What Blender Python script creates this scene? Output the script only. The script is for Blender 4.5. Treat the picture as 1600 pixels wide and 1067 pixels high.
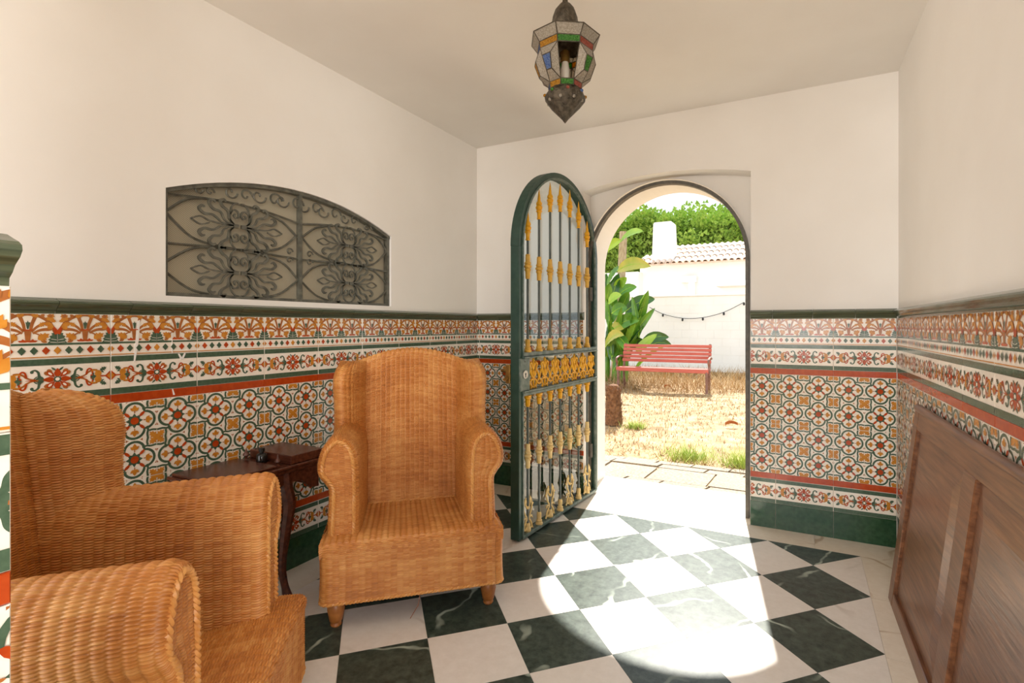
import bpy, math, random
import numpy as np
from mathutils import Vector
random.seed(7); rng = np.random.default_rng(7)
sc = bpy.context.scene
for o in list(bpy.data.objects): bpy.data.objects.remove(o)
COL = sc.collection
PI = math.pi

# ------------------------------------------------------------------ camera
EYE = 1.1335; CX, CY = 855.0, 509.0
FPX = math.sqrt(400.0 * 1615.0); TH = math.atan(400.0 / FPX)
cd = bpy.data.cameras.new('camera'); cam = bpy.data.objects.new('camera', cd); COL.objects.link(cam)
cam.location = (0, 0, EYE); cam.rotation_euler = (PI / 2, 0, TH)
cd.sensor_width = 36; cd.lens = 36 * FPX / 1600
cd.shift_x = (800 - CX) / 1600; cd.shift_y = -(533.5 - CY) / 1600
cd.clip_start = 0.02; cd.clip_end = 300
sc.camera = cam

# ------------------------------------------------------------------ light
w = bpy.data.worlds.new('sky'); sc.world = w; w.use_nodes = True
bg = w.node_tree.nodes['Background']
bg.inputs[0].default_value = (0.86, 0.93, 1.0, 1); bg.inputs[1].default_value = 0.9
SUN = Vector((0.165, -1.0, -1.05))
sl = bpy.data.lights.new('sun', 'SUN'); sl.energy = 7.6; sl.angle = math.radians(0.9); sl.color = (1.0, 0.95, 0.86)
so = bpy.data.objects.new('sun', sl); COL.objects.link(so); so.rotation_euler = SUN.to_track_quat('-Z', 'Y').to_euler()
# added unseen fill lights behind the camera: left, right and a weaker central one
for nm_, loc_, aim_, en_, sx_, sy_ in (('fill_light_left', (-4.6, -2.6, 1.6), (0.4, 1.6, 1.3), 150, 2.4, 2.0), ('fill_light_right', (3.0, -2.6, 1.6), (-2.1, 1.8, 1.3), 150, 2.4, 2.0), ('fill_light_behind', (-0.7, -4.2, 1.7), (-0.8, 2.0, 1.2), 80, 2.6, 2.0)):
    al = bpy.data.lights.new(nm_, 'AREA'); al.shape = 'RECTANGLE'; al.size = sx_; al.size_y = sy_; al.energy = en_; al.color = (1.0, 0.965, 0.93)
    ao = bpy.data.objects.new(nm_, al); COL.objects.link(ao); ao.location = loc_; ao.rotation_euler = (Vector(aim_) - Vector(loc_)).to_track_quat('-Z', 'Y').to_euler()
sc.view_settings.view_transform = 'Standard'; sc.view_settings.look = 'None'
sc.view_settings.exposure = 0.75; sc.view_settings.gamma = 1.0; sc.view_settings.use_curve_mapping = False

# ------------------------------------------------------------------ helpers
def at(px, py, Y):
    a = (px - CX) / FPX; b = -(py - CY) / FPX
    rx = -math.sin(TH) + a * math.cos(TH); ry = math.cos(TH) + a * math.sin(TH)
    t = Y / ry
    return Vector((rx * t, Y, EYE + b * t))

def lin(r, g, b):
    f = lambda c: (c / 255 / 12.92) if c / 255 <= 0.04045 else ((c / 255 + 0.055) / 1.055) ** 2.4
    return (f(r), f(g), f(b), 1)

class N:
    """tiny node helper"""
    def __init__(s, name):
        s.m = bpy.data.materials.new(name); s.m.use_nodes = True
        s.t = s.m.node_tree; s.b = s.t.nodes['Principled BSDF']
    def n(s, kind, **kw):
        nd = s.t.nodes.new(kind)
        for k, v in kw.items():
            if k in nd.inputs: nd.inputs[k].default_value = v
            else: setattr(nd, k, v)
        return nd
    def l(s, a, b): s.t.links.new(a, b)
    def ramp(s, fac, stops):
        r = s.n('ShaderNodeValToRGB'); s.l(fac, r.inputs[0]); e = r.color_ramp.elements
        while len(e) < len(stops): e.new(0.5)
        for x, (p, c) in zip(e, stops): x.position = p; x.color = c
        return r.outputs[0]

def mat(name, c1, c2=None, rough=0.6, scale=8, metal=0, bump=0, bscale=40, stretch=None, coat=0, spec=0.5, world=False, detail=5):
    k = N(name); k.b.inputs['Roughness'].default_value = rough; k.b.inputs['Metallic'].default_value = metal
    k.b.inputs['Coat Weight'].default_value = coat; k.b.inputs['Specular IOR Level'].default_value = spec
    if world: co = k.n('ShaderNodeNewGeometry').outputs['Position']
    else: co = k.n('ShaderNodeTexCoord').outputs['Object']
    if stretch:
        mp = k.n('ShaderNodeMapping'); mp.inputs['Scale'].default_value = stretch; k.l(co, mp.inputs[0]); co = mp.outputs[0]
    nz = k.n('ShaderNodeTexNoise', Scale=scale, Detail=detail); k.l(co, nz.inputs['Vector'])
    c2 = c2 or tuple(min(1, x * 1.15) for x in c1[:3]) + (1,)
    k.l(k.ramp(nz.outputs[0], [(0.3, c1), (0.7, c2)]), k.b.inputs['Base Color'])
    if bump:
        n2 = k.n('ShaderNodeTexNoise', Scale=bscale, Detail=4); k.l(co, n2.inputs['Vector'])
        bp = k.n('ShaderNodeBump', Strength=bump, Distance=0.01); k.l(n2.outputs[0], bp.inputs['Height']); k.l(bp.outputs[0], k.b.inputs['Normal'])
    return k.m

M = {}
M['plaster'] = mat('plaster', lin(236, 231, 224), lin(241, 237, 231), 0.85, 2.5, bump=0.05, bscale=30, world=True)
M['white_wall'] = mat('white_paint', lin(240, 238, 233), lin(246, 245, 241), 0.9, 1.5, bump=0.15, bscale=12, world=True)
M['glaze_white'] = mat('glaze_white', lin(240, 229, 213), lin(247, 238, 225), 0.16, 25, bump=0.03, bscale=60)
M['glaze_green'] = mat('glaze_green', lin(58, 82, 62), lin(80, 102, 80), 0.14, 90, bump=0.03, bscale=70)
M['glaze_dark'] = mat('glaze_dark_green', lin(24, 62, 36), lin(48, 82, 54), 0.12, 55, bump=0.03, bscale=60)
M['glaze_orange'] = mat('glaze_ochre', lin(188, 116, 34), lin(206, 140, 52), 0.16, 60)
M['glaze_brown'] = mat('glaze_brown', lin(158, 92, 44), lin(176, 108, 52), 0.16, 60)
M['glaze_red'] = mat('glaze_red', lin(168, 58, 14), lin(188, 74, 24), 0.14, 60)
M['cap'] = mat('glaze_cap', lin(52, 64, 46), lin(98, 105, 80), 0.12, 14, stretch=(0.4, 6, 10), bump=0.03, bscale=40)
M['grout'] = mat('grout', lin(214, 204, 190), lin(226, 217, 203), 0.9, 30)
M['white_marble'] = None
def marble(name, base, base2, vein, veinw, rough, vs):
    k = N(name); k.b.inputs['Roughness'].default_value = rough; k.b.inputs['Specular IOR Level'].default_value = 0.3
    g = k.n('ShaderNodeNewGeometry').outputs['Position']; oi = k.n('ShaderNodeObjectInfo')
    mu = k.n('ShaderNodeVectorMath', operation='SCALE'); mu.inputs[0].default_value = (7.3, 11.7, 5.1); k.l(oi.outputs['Random'], mu.inputs['Scale'])
    ad = k.n('ShaderNodeVectorMath', operation='ADD'); k.l(g, ad.inputs[0]); k.l(mu.outputs[0], ad.inputs[1])
    n1 = k.n('ShaderNodeTexNoise', Scale=30.0, Detail=9.0, Roughness=0.7); k.l(ad.outputs[0], n1.inputs['Vector'])
    c = k.ramp(n1.outputs[0], [(0.3, base), (0.72, base2)])
    vr = k.n('ShaderNodeVectorRotate', rotation_type='Z_AXIS'); k.l(ad.outputs[0], vr.inputs['Vector'])
    ra_ = k.n('ShaderNodeMath', operation='MULTIPLY'); ra_.inputs[1].default_value = 6.28; k.l(oi.outputs['Random'], ra_.inputs[0]); k.l(ra_.outputs[0], vr.inputs['Angle'])
    wv = k.n('ShaderNodeTexWave', Scale=vs, Distortion=9.0, Detail=4.0); wv.inputs['Detail Scale'].default_value = 1.3; k.l(vr.outputs[0], wv.inputs['Vector'])
    f = k.ramp(wv.outputs[0], [(1.0 - veinw, (0, 0, 0, 1)), (1.0, (1, 1, 1, 1))])
    n3 = k.n('ShaderNodeTexNoise', Scale=5.0); k.l(ad.outputs[0], n3.inputs['Vector'])
    f3 = k.ramp(n3.outputs[0], [(0.42, (0, 0, 0, 1)), (0.60, (1, 1, 1, 1))])
    mm = k.n('ShaderNodeMath', operation='MULTIPLY'); k.l(f, mm.inputs[0]); k.l(f3, mm.inputs[1])
    mx = k.n('ShaderNodeMix', data_type='RGBA'); k.l(mm.outputs[0], mx.inputs[0]); k.l(c, mx.inputs[6]); mx.inputs[7].default_value = vein
    k.l(mx.outputs[2], k.b.inputs['Base Color'])
    return k.m
M['white_marble'] = marble('white_marble', lin(228, 221, 212), lin(238, 232, 225), lin(216, 208, 198), 0.01, 0.3, 0.8)
M['cream_marble'] = marble('cream_marble', lin(226, 214, 196), lin(236, 227, 212), lin(196, 174, 146), 0.01, 0.28, 0.8)
M['green_marble'] = marble('green_marble', lin(22, 38, 32), lin(84, 97, 88), lin(180, 192, 178), 0.02, 0.3, 1.3)

def glassmat(name, tint, rough=0.02, bump=0):
    k = N(name); k.t.nodes.remove(k.b)
    tr = k.n('ShaderNodeBsdfTransparent'); tr.inputs[0].default_value = tint
    gl = k.n('ShaderNodeBsdfGlossy'); gl.inputs['Roughness'].default_value = rough
    fr = k.n('ShaderNodeFresnel', IOR=1.95); mx = k.n('ShaderNodeMixShader'); ge = k.n('ShaderNodeNewGeometry')
    fb = k.n('ShaderNodeMath', operation='SUBTRACT'); fb.inputs[0].default_value = 1.0; k.l(ge.outputs['Backfacing'], fb.inputs[1])
    fm = k.n('ShaderNodeMath', operation='MULTIPLY'); k.l(fr.outputs[0], fm.inputs[0]); k.l(fb.outputs[0], fm.inputs[1]); k.l(fm.outputs[0], mx.inputs[0]); k.l(tr.outputs[0], mx.inputs[1]); k.l(gl.outputs[0], mx.inputs[2])
    if bump:
        nz = k.n('ShaderNodeTexNoise', Scale=160.0); bp = k.n('ShaderNodeBump', Strength=bump, Distance=0.004)
        k.l(nz.outputs[0], bp.inputs['Height']); k.l(bp.outputs[0], gl.inputs['Normal']); k.l(bp.outputs[0], fr.inputs['Normal'])
    k.l(mx.outputs[0], k.t.nodes['Material Output'].inputs[0])
    return k.m
def stainmat(name, c1, c2, tr=0.5, rough=0.25):
    """hammered coloured glass: part see-through, part diffuse"""
    k = N(name); k.b.inputs['Roughness'].default_value = rough
    co = k.n('ShaderNodeTexCoord').outputs['Object']
    nz = k.n('ShaderNodeTexNoise', Scale=220.0, Detail=4.0); k.l(co, nz.inputs['Vector'])
    col = k.ramp(nz.outputs[0], [(0.35, c1), (0.65, c2)]); k.l(col, k.b.inputs['Base Color'])
    bp = k.n('ShaderNodeBump', Strength=0.6, Distance=0.003); k.l(nz.outputs[0], bp.inputs['Height']); k.l(bp.outputs[0], k.b.inputs['Normal'])
    t = k.n('ShaderNodeBsdfTransparent'); k.l(col, t.inputs[0])
    tl = k.n('ShaderNodeBsdfTranslucent'); k.l(col, tl.inputs[0])
    m1 = k.n('ShaderNodeMixShader'); m1.inputs[0].default_value = 0.4; k.l(k.b.outputs[0], m1.inputs[1]); k.l(tl.outputs[0], m1.inputs[2])
    m2 = k.n('ShaderNodeMixShader'); m2.inputs[0].default_value = tr; k.l(m1.outputs[0], m2.inputs[1]); k.l(t.outputs[0], m2.inputs[2])
    k.l(m2.outputs[0], k.t.nodes['Material Output'].inputs[0])
    return k.m

M['pane'] = glassmat('window_glass', (0.93, 0.96, 0.95, 1))
M['l_clear'] = stainmat('lantern_clear_glass', lin(196, 187, 170), lin(238, 231, 218), 0.35)
M['l_green'] = stainmat('lantern_green_glass', lin(50, 130, 40), lin(120, 190, 90), 0.35)
M['l_amber'] = stainmat('lantern_amber_glass', lin(190, 130, 30), lin(240, 190, 70), 0.35)
M['l_red'] = stainmat('lantern_red_glass', lin(190, 90, 70), lin(225, 140, 120), 0.35)
M['l_blue'] = stainmat('lantern_blue_glass', lin(70, 110, 190), lin(140, 170, 215), 0.35)
M['l_metal'] = mat('lantern_metal', lin(58, 52, 44), lin(112, 104, 90), 0.4, 60, metal=0.7, bump=0.5, bscale=250)
M['iron_green'] = mat('green_painted_iron', lin(30, 60, 50), lin(44, 74, 62), 0.45, 20, bump=0.1, bscale=60)
M['iron_edge'] = mat('worn_green_iron', lin(58, 84, 72), lin(120, 130, 122), 0.45, 30, bump=0.1, bscale=60)
M['bar'] = mat('bar_iron', lin(74, 84, 80), lin(96, 104, 100), 0.4, 30)
M['gold'] = mat('gold_paint', lin(206, 156, 52), lin(232, 186, 84), 0.42, 30, bump=0.25, bscale=120)
M['gold_bright'] = mat('bright_gold_paint', lin(226, 158, 10), lin(240, 182, 30), 0.38, 30, bump=0.25, bscale=120)
M['gold_pale'] = mat('pale_gold_paint', lin(218, 186, 116), lin(236, 208, 148), 0.45, 30, bump=0.25, bscale=120)
M['brass'] = mat('aged_brass', lin(128, 96, 44), lin(160, 124, 64), 0.4, 40, metal=0.6)
M['steel'] = mat('steel', lin(170, 168, 162), lin(200, 198, 192), 0.35, 40, metal=0.8)
M['frame_iron'] = mat('dark_frame_iron', lin(72, 68, 60), lin(98, 92, 82), 0.5, 40, bump=0.1)
M['grille'] = mat('grille_iron', lin(66, 66, 57), lin(108, 106, 94), 0.35, 40, bump=0.1, bscale=100)
M['walnut'] = mat('reddish_dark_wood', lin(62, 28, 18), lin(98, 52, 34), 0.25, 6, stretch=(1, 12, 12), bump=0.05, bscale=30)
M['oak'] = mat('brown_stained_wood', lin(86, 50, 30), lin(136, 90, 58), 0.3, 5, stretch=(1.1, 10, 16), bump=0.10, bscale=9, detail=8)
M['leg_wood'] = mat('turned_leg_wood', lin(140, 82, 34), lin(178, 112, 54), 0.4, 30)
M['bottle'] = mat('dark_bottle_glass', lin(16, 16, 14), lin(30, 28, 24), 0.1, 10)
def wicker():
    k = N('wicker_cane'); k.b.inputs['Roughness'].default_value = 0.42
    co = k.n('ShaderNodeTexCoord').outputs['Object']; at_ = k.n('ShaderNodeAttribute'); at_.attribute_name = 'tone'
    n1 = k.n('ShaderNodeTexNoise', Scale=5.0, Detail=3.0); k.l(co, n1.inputs['Vector'])
    m1 = k.n('ShaderNodeMath', operation='MULTIPLY'); m1.inputs[1].default_value = 0.5; k.l(n1.outputs[0], m1.inputs[0])
    m2 = k.n('ShaderNodeMath', operation='MULTIPLY_ADD'); m2.inputs[1].default_value = 0.5; k.l(at_.outputs['Fac'], m2.inputs[0]); k.l(m1.outputs[0], m2.inputs[2])
    k.l(k.ramp(m2.outputs[0], [(0.24, lin(146, 80, 30)), (0.52, lin(197, 125, 56)), (0.82, lin(232, 174, 102))]), k.b.inputs['Base Color'])
    return k.m
M['wicker'] = wicker()
M['ground'] = mat('dry_ground', lin(124, 98, 64), lin(186, 160, 124), 0.95, 5, bump=0.6, bscale=24, world=True)
M['paver'] = mat('stone_paver', lin(112, 100, 84), lin(160, 148, 130), 0.85, 60, bump=0.3, bscale=80, world=True)
M['dry'] = mat('dry_grass', lin(138, 104, 58), lin(196, 166, 116), 0.8, 6, world=True)
M['weed'] = mat('green_weed', lin(132, 156, 58), lin(180, 192, 96), 0.7, 6, world=True)
M['red_slat'] = mat('red_painted_wood', lin(168, 72, 56), lin(196, 100, 82), 0.5, 5, stretch=(1, 20, 20), bump=0.1)
M['bench_iron'] = mat('bench_iron', lin(110, 74, 62), lin(140, 104, 90), 0.6, 20)
M['leaf'] = mat('banana_leaf', lin(58, 112, 30), lin(110, 160, 44), 0.35, 3)
M['leaf_light'] = mat('young_banana_leaf', lin(122, 168, 44), lin(160, 192, 66), 0.35, 3)
M['leaf_yellow'] = mat('yellowing_banana_leaf', lin(140, 158, 50), lin(186, 172, 74), 0.45, 3)
M['leaf_dark'] = mat('dark_banana_leaf', lin(40, 82, 34), lin(66, 110, 46), 0.35, 3)
M['bark'] = mat('dry_bark', lin(150, 128, 100), lin(196, 176, 148), 0.9, 12, stretch=(3, 3, 0.8), bump=0.6, bscale=20)
M['stump'] = mat('stump_fibre', lin(88, 58, 36), lin(132, 92, 60), 0.95, 40, bump=0.8, bscale=50)
M['pine'] = mat('pine_needles', lin(122, 160, 50), lin(176, 202, 96), 0.7, 0.8, world=True)
M['pine_bark'] = mat('pine_bark', lin(96, 72, 56), lin(130, 104, 84), 0.9, 4)
M['roof'] = mat('pale_clay_tile', lin(206, 178, 156), lin(234, 214, 198), 0.85, 6)
M['cable'] = mat('black_cable', lin(30, 30, 30), lin(40, 40, 40), 0.5)
M['deadleaf'] = mat('dead_leaf', lin(140, 76, 34), lin(170, 104, 56), 0.8, 30)
M['screen'] = None
k = N('mesh_screen'); k.b.inputs['Roughness'].default_value = 0.8
_co = k.n('ShaderNodeTexCoord').outputs['Object']
_ck = k.n('ShaderNodeTexChecker', Scale=260.0); k.l(_co, _ck.inputs['Vector'])
_ck.inputs['Color1'].default_value = lin(158, 150, 128); _ck.inputs['Color2'].default_value = lin(196, 187, 164)
k.l(_ck.outputs[0], k.b.inputs['Base Color']); M['screen'] = k.m
k = N('lamp_bulb'); k.b.inputs['Roughness'].default_value = 0.3; k.b.inputs['Base Color'].default_value = lin(236, 230, 218); M['bulb'] = k.m

def link_mesh(name, verts, faces, mats, fmat=None, parent=None, smooth=False):
    me = bpy.data.meshes.new(name); me.from_pydata([tuple(v) for v in verts], [], faces)
    for m in (mats if isinstance(mats, (list, tuple)) else [mats]): me.materials.append(m)
    if fmat: me.polygons.foreach_set('material_index', fmat)
    if smooth: me.polygons.foreach_set('use_smooth', [True] * len(me.polygons))
    me.update()
    return link_obj(name, me, parent)
def link_obj(name, me, parent=None):
    o = bpy.data.objects.new(name, me); COL.objects.link(o)
    if parent: o.parent = parent
    return o
def tag(o, label=None, cat=None, group=None, kind=None):
    for k_, v in (('label', label), ('category', cat), ('group', group), ('kind', kind)):
        if v: o[k_] = v
    return o
def thing(name, label, cat, loc=(0, 0, 0), rz=0, group=None):
    o = bpy.data.objects.new(name, None); COL.objects.link(o); o.location = loc; o.rotation_euler = (0, 0, rz)
    o.empty_display_size = 0.1
    return tag(o, label, cat, group)

class MB:
    def __init__(s): s.v = []; s.f = []; s.m = []
    def add(s, v, f, mi=0):
        b = len(s.v); s.v += [tuple(x) for x in v]; s.f += [tuple(i + b for i in q) for q in f]; s.m += [mi] * len(f); return s
    def box(s, a, b, mi=0, bev=0.0):
        (x0, y0, z0), (x1, y1, z1) = a, b
        x0, x1 = sorted((x0, x1)); y0, y1 = sorted((y0, y1)); z0, z1 = sorted((z0, z1))
        if bev <= 0:
            v = [(x, y, z) for x in (x0, x1) for y in (y0, y1) for z in (z0, z1)]
            return s.add(v, [(0, 1, 3, 2), (4, 6, 7, 5), (0, 4, 5, 1), (2, 3, 7, 6), (0, 2, 6, 4), (1, 5, 7, 3)], mi)
        v = []; e = bev; idx = {}
        for i, x in enumerate((x0, x1)):
            for j, y in enumerate((y0, y1)):
                for l, z in enumerate((z0, z1)):
                    sx = e if i == 0 else -e; sy = e if j == 0 else -e; sz = e if l == 0 else -e
                    idx[i, j, l] = len(v); v += [(x, y + sy, z + sz), (x + sx, y, z + sz), (x + sx, y + sy, z)]
        I = lambda i, j, l, a: idx[i, j, l] + a
        f = []
        for i in (0, 1): f.append([I(i, 0, 0, 0), I(i, 0, 1, 0), I(i, 1, 1, 0), I(i, 1, 0, 0)][::(1 if i == 0 else -1)])
        for j in (0, 1): f.append([I(0, j, 0, 1), I(1, j, 0, 1), I(1, j, 1, 1), I(0, j, 1, 1)][::(1 if j == 0 else -1)])
        for l in (0, 1): f.append([I(0, 0, l, 2), I(0, 1, l, 2), I(1, 1, l, 2), I(1, 0, l, 2)][::(1 if l == 0 else -1)])
        for i in (0, 1):
            for j in (0, 1): f.append([I(i, j, 0, 0), I(i, j, 0, 1), I(i, j, 1, 1), I(i, j, 1, 0)])
            for l in (0, 1): f.append([I(i, 0, l, 0), I(i, 0, l, 2), I(i, 1, l, 2), I(i, 1, l, 0)])
        for j in (0, 1):
            for l in (0, 1): f.append([I(0, j, l, 1), I(0, j, l, 2), I(1, j, l, 2), I(1, j, l, 1)])
        for q in idx.values(): f.append([q, q + 1, q + 2])
        return s.add(v, f, mi)
    def prism(s, poly, fn, mi=0):
        """poly 2D, fn(p, t) -> 3D with t in 0/1"""
        n = len(poly); v = [fn(p, 0) for p in poly] + [fn(p, 1) for p in poly]
        f = [tuple(range(n))[::-1], tuple(range(n, 2 * n))] + [(i, (i + 1) % n, n + (i + 1) % n, n + i) for i in range(n)]
        return s.add(v, f, mi)
    def tube(s, pts, r, n=6, mi=0, closed=False, cap=True):
        P = [Vector(p) for p in pts]; k_ = len(P); rs = r if isinstance(r, (list, tuple)) else [r] * k_
        v = []; up = None
        for i, p in enumerate(P):
            a = P[(i - 1) % k_] if (closed or i > 0) else p; b = P[(i + 1) % k_] if (closed or i < k_ - 1) else p
            t = (b - a); t = t.normalized() if t.length > 1e-9 else Vector((0, 0, 1))
            if up is None:
                up = Vector((0, 0, 1)) if abs(t.z) < 0.9 else Vector((1, 0, 0))
            x = t.cross(up); x = x.normalized() if x.length > 1e-6 else Vector((1, 0, 0)); y = x.cross(t); up = y
            for q in range(n):
                an = 2 * PI * q / n; v.append(p + (x * math.cos(an) + y * math.sin(an)) * rs[i])
        f = []
        for i in range(k_ if closed else k_ - 1):
            j = (i + 1) % k_
            for q in range(n): f.append((i * n + q, i * n + (q + 1) % n, j * n + (q + 1) % n, j * n + q))
        if cap and not closed: f += [tuple(range(n))[::-1], tuple(range((k_ - 1) * n, k_ * n))]
        return s.add(v, f, mi)
    def lathe(s, prof, n=16, c=(0, 0, 0), mi=0, phase=0.0):
        v = []; f = []
        for r, z in prof:
            for q in range(n):
                a = 2 * PI * q / n + phase; v.append((c[0] + r * math.cos(a), c[1] + r * math.sin(a), c[2] + z))
        for i in range(len(prof) - 1):
            for q in range(n): f.append((i * n + q, i * n + (q + 1) % n, (i + 1) * n + (q + 1) % n, (i + 1) * n + q))
        f += [tuple(range(n))[::-1], tuple(range((len(prof) - 1) * n, len(prof) * n))]
        return s.add(v, f, mi)
    def mesh(s, name, mats):
        me = bpy.data.meshes.new(name); me.from_pydata(s.v, [], s.f)
        for m in (mats if isinstance(mats, (list, tuple)) else [mats]): me.materials.append(m)
        me.polygons.foreach_set('material_index', s.m); me.update(); return me
    def build(s, name, mats, parent=None, smooth=False):
        me = s.mesh(name, mats)
        if smooth:
            me.polygons.foreach_set('use_smooth', [True] * len(me.polygons)); me.set_sharp_from_angle(angle=math.radians(40))
        return link_obj(name, me, parent)

def spline(pts, n=6):
    P = [np.array(p, float) for p in pts]; out = []
    for i in range(len(P) - 1):
        p0 = P[max(i - 1, 0)]; p1 = P[i]; p2 = P[i + 1]; p3 = P[min(i + 2, len(P) - 1)]
        for t in np.linspace(0, 1, n, endpoint=False):
            out.append(0.5 * ((2 * p1) + (-p0 + p2) * t + (2 * p0 - 5 * p1 + 4 * p2 - p3) * t * t + (-p0 + 3 * p1 - 3 * p2 + p3) * t ** 3))
    out.append(P[-1]); return out

# ------------------------------------------------------------------ room shell
XL, YB, XR = -2.135, 3.14, 0.429            # faces of the left, back and right tiling
YF, YO = 3.28, 3.66                          # plane of the gate frame, outer face of the back wall
ZC = 2.432; YN = -0.5                        # ceiling, near end of the room
RWD = Vector((0.03, -1.65, 0)).normalized()  # direction of the right wall towards the camera
PF = 0.006                                   # plaster lies this far behind the tile faces
def struct(o): return tag(o, kind='structure')

# ---- left wall with the arched grille opening
GY0, GY1, GZ0 = 1.09, 2.27, 1.247
def gtop(u, off=0.0):                        # top of grille opening over u in 0..1
    return GZ0 + 0.405 + 0.122 * (1 - (2 * u - 1) ** 2) + off
mb = MB(); xw = XL - PF
side = lambda p, t: (xw - 0.24 * t, p[0], p[1])
mb.prism([(YN, -0.1), (YO, -0.1), (YO, GZ0), (YN, GZ0)], side)
mb.prism([(YN, GZ0), (GY0, GZ0), (GY0, 2.7), (YN, 2.7)], side)
mb.prism([(GY1, GZ0), (YO, GZ0), (YO, 2.7), (GY1, 2.7)], side)
arc = [(GY0 + (GY1 - GY0) * i / 24, gtop(i / 24)) for i in range(25)]
mb.prism(arc + [(GY1, 2.7), (GY0, 2.7)], side)
wall_left = struct(mb.build('wall_left', M['plaster']))
# ---- right wall
RW0 = Vector((XR, YB, 0)); RWN = Vector((RWD.y, -RWD.x, 0))   # outward from the room is -normal below
RN = Vector((-RWD.y, RWD.x, 0)); RN = RN if RN.x > 0 else -RN
def rw(s, z, d=0.0):                         # s metres from the back corner, d metres into the wall
    p = RW0 + RWD * s + RN * d; return (p.x, p.y, z)
mb = MB()
mb.prism([(-0.6, -0.1), (3.62, -0.1), (3.62, 2.7), (-0.6, 2.7)], lambda p, t: rw(p[0], p[1], PF + 0.24 * t))
wall_right = struct(mb.build('wall_right', M['plaster']))
# ---- back wall: inner layer with the segmental recess, outer layer with the round arch
RX0, RX1 = -1.300, -0.268; AC, AZ, AR = -0.8125, 1.548, 0.5225; FC = -0.797
mb = MB()
def seg(u): return 2.018 + 0.058 * (1 - (2 * u - 1) ** 2)
rec = [(RX0, -0.1)] + [(RX0 + (RX1 - RX0) * i / 20, seg(i / 20)) for i in range(21)] + [(RX1, -0.1)]
mb.prism([(XL - 0.2, -0.1)] + rec + [(0.7, -0.1), (0.7, 2.7), (XL - 0.2, 2.7)], lambda p, t: (p[0], YB + PF + (YF - YB - PF) * t, p[1]))
arch = [(AC - AR, -0.1)] + [(AC - AR * math.cos(PI * i / 40), AZ + AR * math.sin(PI * i / 40)) for i in range(41)] + [(AC + AR, -0.1)]
mb.prism([(XL - 0.2, -0.1)] + arch + [(0.7, -0.1), (0.7, 2.7), (XL - 0.2, 2.7)], lambda p, t: (p[0], YF + (YO - YF) * t, p[1]))
wall_back = struct(mb.build('wall_back', M['plaster']))
# ---- wall end beside the camera
PX, PY1 = -0.689, 0.216
mb = MB(); mb.box((PX - 0.36, -0.22, -0.1), (PX - 0.05, PY1 - 0.003, 2.6)); mb.box((PX - 0.36, -0.22, -0.1), (PX - PF, PY1 - 0.003, 1.172))
wall_front = struct(mb.build('wall_front', M['plaster']))
mb = MB(); mb.box((XL - 0.5, YN, ZC), (0.95, YO, ZC + 0.25)); ceiling = struct(mb.build('ceiling', M['plaster']))

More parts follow.
